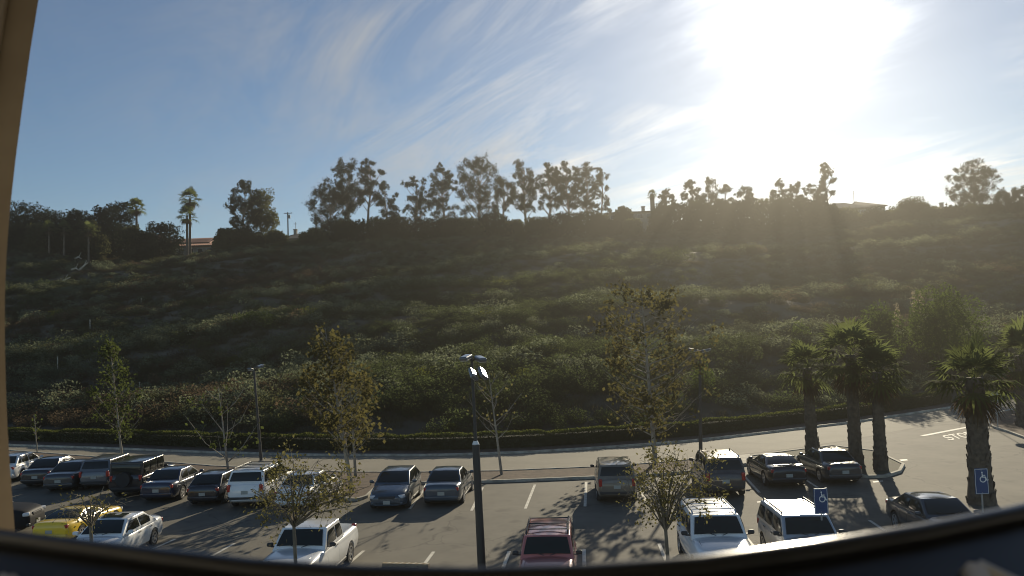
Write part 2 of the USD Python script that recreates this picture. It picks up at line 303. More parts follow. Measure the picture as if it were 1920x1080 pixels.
# ---------------------------------------------------------------- plants: helpers
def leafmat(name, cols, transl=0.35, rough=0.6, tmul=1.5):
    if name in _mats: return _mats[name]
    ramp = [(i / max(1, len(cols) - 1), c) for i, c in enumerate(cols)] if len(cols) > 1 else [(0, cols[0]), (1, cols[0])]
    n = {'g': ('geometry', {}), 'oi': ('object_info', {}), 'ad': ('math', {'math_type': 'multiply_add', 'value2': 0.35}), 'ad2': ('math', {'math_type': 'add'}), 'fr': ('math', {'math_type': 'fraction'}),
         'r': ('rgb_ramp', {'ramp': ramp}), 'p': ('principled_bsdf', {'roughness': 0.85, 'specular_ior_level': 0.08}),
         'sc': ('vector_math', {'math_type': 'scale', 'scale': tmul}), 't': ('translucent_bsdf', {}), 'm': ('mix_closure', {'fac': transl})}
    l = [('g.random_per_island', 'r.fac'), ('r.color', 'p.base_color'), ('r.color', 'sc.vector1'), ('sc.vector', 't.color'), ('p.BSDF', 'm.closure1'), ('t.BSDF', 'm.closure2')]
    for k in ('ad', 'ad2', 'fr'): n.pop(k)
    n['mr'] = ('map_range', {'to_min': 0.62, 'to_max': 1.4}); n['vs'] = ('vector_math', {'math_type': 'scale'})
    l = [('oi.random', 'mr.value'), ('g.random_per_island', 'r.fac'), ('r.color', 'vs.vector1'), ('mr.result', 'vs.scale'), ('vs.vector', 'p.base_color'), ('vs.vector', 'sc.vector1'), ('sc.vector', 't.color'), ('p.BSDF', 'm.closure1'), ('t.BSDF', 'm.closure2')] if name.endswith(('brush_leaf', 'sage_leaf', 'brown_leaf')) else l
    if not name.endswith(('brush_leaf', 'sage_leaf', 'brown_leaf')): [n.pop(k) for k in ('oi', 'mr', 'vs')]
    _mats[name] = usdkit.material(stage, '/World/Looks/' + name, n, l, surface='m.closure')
    return _mats[name]
def quads(c, size, rng, aspect=0.55, up=0.0, droop=0.0):
    """leaf-sized rhombic faces at the points c"""
    n = len(c); size = np.broadcast_to(size, (n,)) * rng.uniform(0.55, 1.5, n)
    nrm = rng.normal(size=(n, 3)); nrm[:, 2] += up; nrm /= np.linalg.norm(nrm, axis=1, keepdims=True)
    a = rng.normal(size=(n, 3)); a[:, 2] -= droop; a -= nrm * (a * nrm).sum(1, keepdims=True); a /= np.linalg.norm(a, axis=1, keepdims=True) + 1e-9
    b = np.cross(nrm, a)
    a = a * size[:, None] * .5; b = b * size[:, None] * aspect * .5
    v = np.stack([c - a, c + b * 1.0 - a * .1, c + a, c - b - a * .1], 1).reshape(-1, 3)
    k = np.arange(n)[:, None] * 4
    f = np.vstack([k + [0, 1, 2], k + [0, 2, 3]])
    return trimesh.Trimesh(v, f, process=False)
def inball(n, rng, edge=0.5):
    d = rng.normal(size=(n, 3)); d /= np.linalg.norm(d, axis=1, keepdims=True)
    return d * rng.uniform(0, 1, (n, 1)) ** (1 / 3 * edge)
def core(r, rng, squash=1.0):
    s = trimesh.creation.icosphere(1, 1.0); v = np.array(s.vertices); v *= (0.75 + 0.5 * meshkit.noise(v * 2.2 + rng.uniform(0, 50, 3)))[:, None]
    v[:, 2] *= squash; return trimesh.Trimesh(v * r, s.faces, process=False)
def at(m, p, s=1.0):
    m = m.copy(); m.apply_scale(s); m.apply_translation(p); return m

bark_grey = mat('grey_bark', (0.20, 0.17, 0.125), rough=0.9, color2=(0.11, 0.09, 0.065), scale=4)
bark_pale = mat('pale_bark', (0.36, 0.31, 0.24), rough=0.85, color2=(0.18, 0.15, 0.11), scale=3)
bark_palm = mat('palm_bark', (0.13, 0.10, 0.07), rough=0.95, color2=(0.06, 0.047, 0.035), scale=5, bump=0.8, bscale=14)
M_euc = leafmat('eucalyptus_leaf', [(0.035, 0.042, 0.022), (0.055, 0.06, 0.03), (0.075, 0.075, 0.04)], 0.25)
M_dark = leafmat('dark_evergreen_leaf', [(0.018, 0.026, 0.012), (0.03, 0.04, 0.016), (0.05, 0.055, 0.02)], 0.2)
M_olive = leafmat('olive_brush_leaf', [(0.081, 0.084, 0.035), (0.128, 0.121, 0.049), (0.176, 0.142, 0.065)], 0.4)
M_sage = leafmat('sage_leaf', [(0.135, 0.149, 0.085), (0.186, 0.194, 0.105), (0.270, 0.254, 0.144)], 0.4)
M_green = leafmat('green_brush_leaf', [(0.061, 0.076, 0.027), (0.095, 0.111, 0.038), (0.135, 0.146, 0.057)], 0.45)
M_brown = leafmat('dry_brown_leaf', [(0.101, 0.073, 0.043), (0.155, 0.108, 0.062), (0.216, 0.151, 0.084)], 0.35)
M_tan = leafmat('dry_grass_blade', [(0.10, 0.085, 0.048), (0.15, 0.122, 0.068)], 0.35)
M_bright = leafmat('bright_green_leaf', [(0.06, 0.085, 0.016), (0.10, 0.13, 0.024), (0.15, 0.17, 0.036)], 0.55)
M_yellow = leafmat('yellow_flower_leaf', [(0.10, 0.11, 0.02), (0.19, 0.19, 0.04), (0.27, 0.25, 0.06)], 0.5)
M_amber = leafmat('amber_leaf', [(0.09, 0.08, 0.028), (0.20, 0.13, 0.04), (0.30, 0.18, 0.06), (0.18, 0.16, 0.05)], 0.5)
M_young = leafmat('young_tree_leaf', [(0.06, 0.075, 0.02), (0.12, 0.125, 0.035), (0.20, 0.15, 0.055)], 0.5)
M_smallleaf = leafmat('small_olive_leaf', [(0.12, 0.11, 0.042), (0.18, 0.155, 0.06), (0.25, 0.205, 0.09)], 0.5)
M_frond = leafmat('palm_frond_green', [(0.08, 0.095, 0.032), (0.12, 0.13, 0.045), (0.17, 0.165, 0.06)], 0.7)
M_dead = leafmat('palm_frond_dead', [(0.10, 0.07, 0.04), (0.16, 0.11, 0.06)], 0.25)
M_wood = mat('dead_wood', (0.42, 0.38, 0.30), rough=0.9, vary=0.2, scale=3)
M_plume = leafmat('pampas_plume_look', [(0.40, 0.34, 0.22), (0.52, 0.45, 0.30)], 0.4)

# ---------------------------------------------------------------- hillside scrub: one uncountable cover
scrub = UsdGeom.PointInstancer.Define(stage, '/World/hillside_scrub')
setdata(scrub.GetPrim(), None, None, None, 'stuff')
UsdGeom.Scope.Define(stage, '/World/hillside_scrub/bush_kinds')
rng = np.random.default_rng(11)
kinds = []
def proto(nm, mesh, m):
    usdkit.mesh(stage, f'/World/hillside_scrub/bush_kinds/{nm}', mesh, m); kinds.append(f'/World/hillside_scrub/bush_kinds/{nm}')
def bush_mesh(rng, n, leaf, lobes, squash=0.75):
    pts = []
    for _ in range(lobes):
        c = np.array([rng.normal() * .36, rng.normal() * .36, rng.uniform(.15, .75)]); r = rng.uniform(.36, .66)
        q = inball(n // lobes, rng, .55) * r; q[:, 2] *= squash; pts.append(q + c)
    p = np.vstack(pts); p[:, 2] = np.abs(p[:, 2])
    return quads(p, leaf, rng, 0.6, up=0.35)
def grass_mesh(rng, n, h):
    b = rng.normal(size=(n, 2)) * .5; d = rng.normal(size=(n, 2)) * .3; w = 0.035
    t = np.column_stack([b + d * h, rng.uniform(.5, 1, n) * h]); a = rng.uniform(0, 6.28, n)
    o = np.column_stack([np.cos(a), np.sin(a), a * 0]) * w; b3 = np.column_stack([b, b[:, 0] * 0])
    v = np.stack([b3 - o, b3 + o, t], 1).reshape(-1, 3)
    return trimesh.Trimesh(v, np.arange(3 * n).reshape(-1, 3), process=False)
for nm, m, n in (('olive', M_olive, 2), ('sage', M_sage, 3), ('green', M_green, 3), ('brown', M_brown, 3)):
    for q in range(n): proto(f'{nm}_bush_{q + 1:03d}', bush_mesh(rng, 760, 0.095, 6), m)
proto('dry_grass', grass_mesh(rng, 90, 0.8), M_tan)
proto('yellow_bush', bush_mesh(rng, 500, 0.10, 5), M_yellow)
N = 26000
Y = rng.uniform(50, 205, N * 2); X = rng.uniform(-0.72, 0.74, N * 2) * Y; keep = rng.uniform(0, 205, N * 2) < Y
X, Y = X[keep], Y[keep]
fz = foot(X); rY = ridge_y(X); t = (Y - fz) / (rY - fz)
ok = (t > 0.022) & (Y < rY + 18); X, Y, t = X[ok], Y[ok], t[ok]
dens = meshkit.fbm(np.stack([X, Y, X * 0], -1) * 0.06, 3, 21)
ok = rng.uniform(0, 1, len(X)) < np.clip(0.62 + 1.3 * (dens - 0.42), 0.40, 1); X, Y, t = X[ok], Y[ok], t[ok]; dens = dens[ok]
Z = terrain(X, Y)
A = meshkit.fbm(np.stack([X, Y * 1.3, X * 0], -1) * 0.022 + 7, 3, 31)            # broad patches of kind
sl = X / Y                                                                     # where across the slope
green_w = np.exp(-((sl - 0.02) / 0.26) ** 2) * np.exp(-((t - 0.30) / 0.42) ** 2)
u = rng.uniform(0, 1, len(X)) * 0.55 + A * 0.9 - 0.2 + 0.48 * green_w - 0.19 * (sl < -0.18) - 0.10 * (sl > .25)
kind = np.where(u < 0.33, 7 + rng.integers(0, 3, len(X)) + 1, np.where(u < 0.47, rng.integers(0, 2, len(X)), np.where(u < 0.69, 2 + rng.integers(0, 3, len(X)), 5 + rng.integers(0, 3, len(X)))))
kind = np.where(rng.uniform(0, 1, len(X)) < 0.10, 11, kind)
kind = np.where((rng.uniform(0, 1, len(X)) < 0.012) & (t < .6), 12, kind)
kind = np.clip(kind, 0, 12)
sz = rng.lognormal(0.0, 0.42, len(X)) * np.interp(t, [0, .15, .5, 1], [0.9, 1.1, 1.05, 0.9]) * np.clip(0.7 + dens * .7, .6, 1.3)
sz = np.minimum(sz, 1.75); sz = np.where(kind == 11, 0.8, sz)
bq = bench_q(X, Y, base_z(X, Y)) % 1.0; edge = (np.abs(bq - 0.28) < 0.055) & (rng.uniform(0, 1, len(X)) < .8)      # grassy edges of the benches
big = (rng.uniform(0, 1, len(X)) < .045) & (t > .05) & (t < .85) & ~edge; kind = np.where(big, 2 + rng.integers(0, 3, len(X)), kind); sz = np.where(big, sz * 0 + rng.uniform(1.6, 2.5, len(X)) * np.interp(t, [0, 1], [1, .75]), sz)
kind = np.where(edge, 11, kind); sz = np.where(edge, rng.uniform(.5, .9, len(X)), sz * np.where((bq > .3) & (bq < .8), 1.0, .85))
scrub.CreatePositionsAttr(Vt.Vec3fArray.FromNumpy(np.stack([X, Y, Z - 0.12 * sz], -1).astype(np.float32)))
ang = rng.uniform(0, 2 * np.pi, len(X))
scrub.CreateOrientationsAttr(Vt.QuathArray([Gf.Quath(float(math.cos(a / 2)), 0.0, 0.0, float(math.sin(a / 2))) for a in ang]))
scrub.CreateScalesAttr(Vt.Vec3fArray.FromNumpy(np.stack([sz * rng.uniform(.9, 1.4, len(X)), sz * rng.uniform(.9, 1.4, len(X)), sz * rng.uniform(.75, 1.1, len(X))], -1).astype(np.float32)))
scrub.CreateProtoIndicesAttr(Vt.IntArray.FromNumpy(kind.astype(np.int32)))
scrub.CreatePrototypesRel().SetTargets([Sdf.Path(k) for k in kinds])

# ---------------------------------------------------------------- trees
def crown_tree(name, label, cat, base, H, W, seed, style='gum', m=M_euc, bark=bark_grey, group=None, lean=0.0, clear=0.35, nb=26, leaf=0.34, per=110):
    """trunk with limbs, crown of separate leaf clumps with gaps; W is the crown's half width"""
    rng = np.random.default_rng(seed); H = max(H, 2.6)
    if style == 'gum': nb = int(nb * 2.1)
    tr = thing(name, label, cat, base, 0, group)
    wood = []
    def spot(h): return np.array([lean * h + 0.25 * math.sin(h * .5 + seed), 0.2 * math.cos(h * .4 + seed), h])
    top = H * (.86 if style == 'gum' else .7)
    hs = np.linspace(-0.3, top, 9); r0 = 0.017 * H + 0.06
    wood.append(tube([spot(h) for h in hs], np.linspace(r0, r0 * .22, 9), 7))
    C = []
    tries = 0
    while len(C) < nb and tries < 4000:
        tries += 1
        h = rng.uniform(clear, 1.0); e = (h - clear) / (1 - clear)
        if style == 'gum': rad = W * (0.45 + 0.75 * math.sin(math.pi * min(1, e * .78 + .12))) * (1 if e < .75 else max(0.25, 1 - (e - .75) * 2.4))
        elif style == 'dense': rad = W * math.sqrt(max(0.06, 1 - (2 * e - 0.75) ** 2 / 1.75)) * 1.0
        else: rad = W * (1 - e * .9)
        a = rng.uniform(0, 2 * np.pi); q = math.sqrt(rng.uniform(0.05, 1)) * rad
        p = spot(h * H) + np.array([math.cos(a) * q, math.sin(a) * q * .8, 0])
        br = (0.19 if style == 'gum' else .3) * W * rng.uniform(.7, 1.4) + 0.42
        if p[2] + br * .7 > H * 1.02 and tries < 3000: continue
        if all(np.linalg.norm((p - c) * [1, 1, 1.25]) > (br + r) * (.52 if style == 'gum' else .5) for c, r in C): C.append((p, br))
    pts = []
    for c, r in C:
        if style == 'gum':
            sub = inball(7, rng, .8) * r * .85; rs = r * rng.uniform(.22, .5, 7); w7 = rs ** 2 / (rs ** 2).sum(); pick = rng.choice(7, int(per * 1.35), p=w7)
            q = sub[pick] + rng.normal(size=(len(pick), 3)) * rs[pick][:, None] * .55; q[:, 2] = q[:, 2] * .85 - .12 * r * rng.uniform(0, 1.6, len(q)) ** 2
        else: q = inball(per, rng, .7) * r; q[:, 2] *= .72; q += rng.normal(size=q.shape) * .12 * r
        pts.append(q + c)
        h0 = max(H * clear * .6, c[2] - np.hypot(*(c - spot(c[2]))[:2]) * 1.1 - .4); h0 = min(h0, top)
        s0 = spot(h0); mid = (s0 + c) / 2 + np.array([0, 0, -.12 * r]) + rng.normal(size=3) * .15
        wood.append(tube([s0, mid, c - [0, 0, r * .2]], [r0 * .30, r0 * .2, .03], 4, False))
    part(tr, 'trunk', cat_(wood), bark, True)
    part(tr, 'crown', quads(np.vstack(pts), leaf, rng, .5, droop=.8), m)
    return tr

def ridge_base(x, y, Y=None):
    """a point on the plateau near the ridge that the photograph shows at pixel column x"""
    Y = Y or float(ridge_y(atY(x, y, 190)[0])) + 4
    p = atY(x, y, Y); p[2] = float(terrain(p[0], p[1])) - 0.1
    return p
def ridge_tree(x, ytop, hw, label, cat='tree', style='gum', m=M_euc, seed=None, group=None, dY=4.0, name='eucalyptus_tree', **kw):
    Y = float(ridge_y(atY(x, 420, 190)[0])) + dY; p = ridge_base(x, 420, Y); top = atY(x, ytop, Y)[2]
    sc = FPX / Y
    return crown_tree(name, label, cat, p, top - p[2], hw / sc, seed or int(x * 7 + ytop), style, m, group=group, **kw)

gums = [
 (458, 333, 26, 'loose grey-green eucalyptus standing left of the utility pole', dict(nb=24, clear=.22)),
 (622, 335, 40, 'broad dense eucalyptus at the left end of the middle clump', dict(nb=34, clear=.12)),
 (655, 298, 34, 'tall open eucalyptus with rounded tufts, second in the middle clump from the left', dict(nb=22, clear=.45)),
 (690, 298, 22, 'tall slim eucalyptus leaning right over the left of the middle clump', dict(nb=14, clear=.5, lean=.05)),
 (725, 340, 20, 'short bushy eucalyptus between the two tall middle groups', dict(nb=18, clear=.2)),
 (782, 327, 22, 'small airy eucalyptus with a flat top right of the short bushy one', dict(nb=16, clear=.4)),
 (832, 307, 25, 'slim open eucalyptus with a pointed tuft, left of the tallest tree', dict(nb=22, clear=.35)),
 (900, 292, 38, 'tallest eucalyptus of the ridge with several round tufts', dict(nb=32, clear=.35)),
 (946, 328, 20, 'lower eucalyptus close right of the tallest one', dict(nb=16, clear=.3)),
 (985, 299, 27, 'eucalyptus with a tufted top above the big sky gap', dict(nb=22, clear=.4)),
 (1032, 306, 22, 'eucalyptus with a dense round head right of the sky gap', dict(nb=20, clear=.42)),
 (1066, 302, 26, 'wide flat topped eucalyptus near the right end of the middle clump', dict(nb=22, clear=.42)),
 (1102, 304, 24, 'round headed eucalyptus second from the right end of the middle clump', dict(nb=20, clear=.42)),
 (1128, 318, 16, 'thin eucalyptus with drooping tufts at the right end of the middle clump', dict(nb=9, clear=.35, lean=.03)),
 (1253, 352, 14, 'small eucalyptus just right of the stout short palm', dict(nb=14, clear=.3)),
 (1302, 336, 20, 'grey eucalyptus with see-through crown right of the stout palm', dict(nb=16, clear=.35)),
 (1332, 333, 20, 'see-through eucalyptus with the tallest crown of the hazy group', dict(nb=16, clear=.35)),
 (1362, 345, 14, 'small open eucalyptus at the right of the hazy see-through group', dict(nb=10, clear=.35)),
 (1402, 348, 20, 'low rounded eucalyptus in the haze under the sun', dict(nb=16, clear=.2)),
 (1464, 338, 14, 'small tufted eucalyptus in the haze, left of the paired ones', dict(nb=10, clear=.4)),
 (1496, 338, 13, 'small tufted eucalyptus in the haze, right of its twin', dict(nb=10, clear=.4)),
 (1526, 343, 15, 'short eucalyptus left beside the tall slim one', dict(nb=14, clear=.3)),
 (1552, 306, 15, 'tall slim eucalyptus rising alone left of the gabled house', dict(nb=16, clear=.3)),
 (1830, 300, 36, 'large open eucalyptus standing alone on the right of the ridge', dict(nb=38, clear=.12)),
 (1893, 352, 24, 'lower eucalyptus with hanging branches right of the large one', dict(nb=20, clear=.2)),
 (1922, 348, 16, 'eucalyptus cut off by the right edge of the photo', dict(nb=14, clear=.2)),
]
for i, (x, y, hw, lb, kw) in enumerate(gums):
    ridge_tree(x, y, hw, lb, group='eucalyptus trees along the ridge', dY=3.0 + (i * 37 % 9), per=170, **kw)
dense = [
 (45, 378, 46, 'big dark round tree at the far left beside the window frame', M_dark),
 (96, 393, 34, 'dark broad tree second from the window frame', M_dark),
 (146, 394, 24, 'dark tree with a small round top, third from the window frame', M_dark),
 (196, 388, 26, 'dark tall tree left of the two dark twin tops', M_dark),
 (226, 379, 30, 'dark tree right beside the leftmost tall palm', M_dark),
 (488, 354, 28, 'dense column shaped tree right of the loose eucalyptus', M_olive),
 (300, 418, 34, 'round dark tree in front of the tile roofed house', M_dark),
 (1709, 378, 34, 'wide dome shaped dark tree between the gabled house roofs', M_olive),
 (1170, 386, 16, 'small round bush tree on the flat house roof line', M_olive),
]
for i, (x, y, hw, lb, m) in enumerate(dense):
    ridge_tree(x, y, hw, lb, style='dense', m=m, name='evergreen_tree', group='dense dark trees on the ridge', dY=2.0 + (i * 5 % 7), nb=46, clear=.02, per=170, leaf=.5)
fill = [(268, 432, 22), (420, 436, 18), (432, 424, 22), (462, 432, 30), (515, 432, 16), (592, 418, 26), (650, 398, 34), (705, 396, 30), (745, 390, 26), (800, 394, 30), (845, 386, 24), (880, 392, 28), (925, 384, 30), (965, 396, 16), (1010, 392, 28), (1050, 384, 28), (1090, 382, 28), (1122, 384, 18), (1145, 400, 18), (1185, 402, 16), (1240, 376, 20), (1275, 372, 26), (1310, 366, 26), (1350, 364, 28), (1395, 364, 30), (1440, 362, 30), (1485, 358, 28), (1525, 362, 24), (1550, 378, 24), (1590, 388, 26), (1640, 386, 24), (1685, 390, 22), (1745, 392, 22), (1790, 390, 24), (1825, 380, 30), (1868, 384, 22), (1905, 384, 24), (20, 410, 26), (70, 415, 26), (120, 415, 26), (170, 410, 26), (250, 420, 20)]
thick = {}
for i, (x, y, hw) in enumerate(fill):
    where = 'left' if x < 560 else ('middle' if x < 1150 else 'right')
    near = min(gums + dense, key=lambda g: abs(g[0] - x)); tone = ('dark', 'olive', 'dull green')[i % 3]; seen = thick.setdefault(near[3], [])
    seen.append(x); lb = '%s thicket tree %s the %s' % (tone, 'at the foot of' if abs(near[0] - x) < 14 else ('low down left of' if x < near[0] else 'low down right of'), near[3])
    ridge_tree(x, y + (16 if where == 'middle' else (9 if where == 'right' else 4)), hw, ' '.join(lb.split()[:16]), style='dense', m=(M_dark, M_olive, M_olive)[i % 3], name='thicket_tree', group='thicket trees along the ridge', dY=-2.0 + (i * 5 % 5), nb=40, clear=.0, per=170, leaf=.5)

# ---------------------------------------------------------------- palms
def fan_frond(az, el, petiole, R, rng, droop=0.5, segs=13):
    """one fan leaf: petiole and a pleated blade of separate pointed segments"""
    d = np.array([math.cos(el) * math.cos(az), math.cos(el) * math.sin(az), math.sin(el)])
    side = np.array([-math.sin(az), math.cos(az), 0.0]); nrm = np.cross(d, side); nrm = nrm if nrm[2] > 0 else -nrm
    base = d * 0.12; end = d * petiole - np.array([0, 0, 0.12 * petiole * (1 - el)])
    v, f = [], []
    w = 0.025
    v += [base - side * w, base + side * w, end + side * w * .7, end - side * w * .7]; f += [[0, 1, 2], [0, 2, 3]]
    for k in range(segs):
        a0 = (k / (segs - 1) - .5) * 3.5
        dr = d * math.cos(a0) + side * math.sin(a0); L = R * (1 - .22 * abs(a0) / 1.75) * rng.uniform(.88, 1.08)
        pv = np.cross(nrm, dr); ww = R * 0.06
        mid = end + dr * L * .6 - np.array([0, 0, 1.0]) * L * .08 * droop + nrm * (.02 if k % 2 else -.02); tip = end + dr * L - np.array([0, 0, 1.0]) * L * (.18 + .3 * rng.uniform()) * droop
        b = len(v); v += [end, mid + pv * ww, tip, mid - pv * ww]; f += [[b, b + 1, b + 3], [b + 1, b + 2, b + 3]]
    return trimesh.Trimesh(np.array(v), np.array(f), process=False)
def palm(name, label, base, H, r0, R, seed, nfr=30, separate=True, group=None, lean=0.0, skirt=8, boots=True):
    rng = np.random.default_rng(seed)
    t = thing(name, label, 'palm tree', base, 0, group)
    hs = np.linspace(-.2, H, 12)
    rad = r0 * np.interp(hs / H, [0, .06, .25, .85, 1.0], [1.35, 1.2, 1.0, .82, .7]) * rng.uniform(.96, 1.05, 12)
    tk = [tube(np.column_stack([hs * lean, hs * 0, hs]), rad, 12)]
    if boots:
        for k in range(150):
            h = rng.uniform(.05, H * .98); a = rng.uniform(0, 6.283); rr = np.interp(h, hs, rad)
            c = np.array([math.cos(a) * rr * .98 + h * lean, math.sin(a) * rr * .98, h]); o = np.array([math.cos(a), math.sin(a), 0]); s = np.array([-math.sin(a), math.cos(a), 0]); w = r0 * .26
            tk.append(trimesh.Trimesh([c - s * w, c + s * w, c + s * w * .6 + o * r0 * .12 + [0, 0, r0 * .5], c - s * w * .6 + o * r0 * .12 + [0, 0, r0 * .5], c + o * r0 * .02 + [0, 0, r0 * .6]], [[0, 1, 2], [0, 2, 3], [0, 3, 4], [1, 4, 2], [3, 2, 4]], process=False))
    part(t, 'trunk', cat_(tk), bark_palm, 40)
    top = np.array([H * lean, 0, H - .1]); live, dead = [], []
    for k in range(nfr):
        u = (k + .5) / nfr; el = math.radians(80 - 105 * u) + rng.normal() * .1; az = k * 2.39996 + rng.normal() * .15
        fr = fan_frond(az, el, R * .62 * rng.uniform(.75, 1.15), R * .62 * rng.uniform(.85, 1.1), rng, droop=.6 + u * .8, segs=15); fr.apply_translation(top); live.append(fr)
    for k in range(skirt):
        az = k * 2.39996 + rng.normal() * .2; fr = fan_frond(az, math.radians(-48) + rng.normal() * .2, R * .4, R * .45, rng, droop=1.2); fr.apply_translation(top - [0, 0, .15]); dead.append(fr)
    if separate:
        for fr in live: part(t, 'frond', fr, M_frond)
        for fr in dead: part(t, 'dead_frond', fr, M_dead)
    else:
        part(t, 'crown', cat_(live), M_frond)
        if dead: part(t, 'dry_skirt', cat_(dead), M_dead)
    return t
near_palms = [((1524, 852), 692, 12, 52, 'leftmost fan palm of the three on the planted island behind the black coupe'), ((1605, 872), 668, 13, 66, 'tallest fan palm, middle of the three on the planted island'), ((1652, 884), 700, 12.5, 56, 'fan palm on the planted island nearest to its rounded right tip')]
for i, (b, yt, rpx, Rpx, lb) in enumerate(near_palms):
    p = gp(*b); s = FPX / p[1]
    palm('fan_palm', lb, p, (b[1] - yt) / s, rpx * .86 / s, Rpx / s * 1.12, 40 + i, lean=(-.012, .006, .012)[i], skirt=(6, 12, 9)[i])
p = gp(1841, 944); s = FPX / p[1]
palm('fan_palm', 'thick trunked fan palm behind the blue sign at the right', p, (944 - 712) / s, 19 / s, 80 / s, 47, nfr=32, skirt=12)
p = gp(1923, 800); s = FPX / p[1]
palm('fan_palm', 'fan palm on the corner island cut off by the right photo edge', p, (800 - 668) / s, 13 / s, 66 / s, 49)
def ridge_palm(x, yt, r, R, lb, dY=2, **kw):
    Y = float(ridge_y(atY(x, 420, 190)[0])) + dY; b = ridge_base(x, 420, Y); H = atY(x, yt, Y)[2] - b[2]; sc = FPX / Y
    palm('ridge_palm', lb, b, H, r / sc, R / sc, int(x), separate=False, boots=False, **kw)
ridge_palm(256, 388, 2.4, 18, 'tall thin palm at the right of the dark left hand trees', nfr=26, skirt=12)
ridge_palm(355, 372, 2.4, 21, 'taller of the two thin palms above the tiled house', dY=-2, nfr=28, skirt=12, lean=.015)
ridge_palm(350, 404, 2.2, 21, 'lower of the two thin palms above the tiled house', dY=-4, nfr=24, skirt=8, lean=.01)
ridge_palm(1225, 364, 5.0, 10, 'short stout palm with a small head beside the chimney', nfr=24, skirt=14)
ridge_palm(166, 430, 2.0, 16, 'low palm with a bare trunk before the dark trees, right one', dY=-5, nfr=22, skirt=6)
ridge_palm(120, 428, 2.0, 16, 'low palm with a bare trunk before the dark trees, middle one', dY=-5, nfr=22, skirt=6)
ridge_palm(92, 426, 1.8, 14, 'low palm with a bare trunk before the dark trees, left one', dY=-5, nfr=22, skirt=6)

# ---------------------------------------------------------------- hedge along the road
rng = np.random.default_rng(5)
hp = np.array(P2([(x, y) for x, y in hedge_px])); hl = LineString(hp).parallel_offset(0.65, 'left')
if hl.coords[0][0] > hl.coords[-1][0]: hl = LineString(list(hl.coords)[::-1])
if hl.centroid.y < LineString(hp).centroid.y: hl = LineString(hp).parallel_offset(0.65, 'right'); hl = LineString(list(hl.coords)[::-1]) if hl.coords[0][0] > hl.coords[-1][0] else hl
L = hl.length; hd = thing('clipped_hedge', 'long clipped green hedge running along the far side of the road', 'hedge', (0, 0, 0))
n = 80000; s = rng.uniform(0, L, n); q = np.array([hl.interpolate(v).coords[0] for v in np.linspace(0, L, 800)]); tq = np.gradient(q, axis=0); tq /= np.linalg.norm(tq, axis=1, keepdims=True)
ss = np.linspace(0, L, 800); cx, cy = np.interp(s, ss, q[:, 0]), np.interp(s, ss, q[:, 1]); txx, tyy = np.interp(s, ss, tq[:, 0]), np.interp(s, ss, tq[:, 1])
def trim_h(s): return 0.14 * (meshkit.fbm(np.column_stack([s * .7, s * 0, s * 0]), 3, 3) - .5) * 2 - .22 * np.clip((meshkit.noise(np.column_stack([s * .31 + 9, s * 0, s * 0]), 8) - .7) * 7, 0, 1)
hh = 0.98 + trim_h(s)
ph = rng.uniform(-.35, math.pi + .35, n); rr = rng.uniform(.86, 1.04, n)
off = np.clip(np.cos(ph) * 1.5, -1, 1) * 0.5 * rr; zz = np.clip(np.sin(ph) * 1.5, 0.0, 1) * hh * rr; low = (ph < 0) | (ph > math.pi); zz[low] = rng.uniform(0, .7, low.sum()); 
side = np.abs(np.cos(ph)) > .62; zz[side] = rng.uniform(0.02, 1, side.sum()) * hh[side]
P = np.column_stack([cx - tyy * off, cy + txx * off, zz + 0.08])
part(hd, 'foliage', quads(P, 0.095, rng, .7, up=.2), leafmat('hedge_leaf', [(0.035, 0.048, 0.014), (0.06, 0.075, 0.02), (0.095, 0.105, 0.03)], 0.35))
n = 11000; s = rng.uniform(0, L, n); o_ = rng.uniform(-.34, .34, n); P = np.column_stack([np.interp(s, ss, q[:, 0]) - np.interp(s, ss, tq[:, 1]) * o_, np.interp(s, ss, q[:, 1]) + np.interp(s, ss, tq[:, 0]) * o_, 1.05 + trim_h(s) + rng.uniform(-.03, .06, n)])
part(hd, 'top_growth', quads(P, 0.10, rng, .6, up=.0), leafmat('hedge_lit_top_leaf', [(0.10, 0.11, 0.025), (0.16, 0.165, 0.04), (0.22, 0.21, 0.06)], 0.5), label='hedge top leaves coloured lighter as if sunlit')  # sunlight along the hedge top is put into this lighter leaf colour
part(hd, 'twigs', slab(hl.buffer(0.36, cap_style=2), 0.05, 0.80), mat('hedge_inside', (0.03, 0.032, 0.014), rough=1.0))

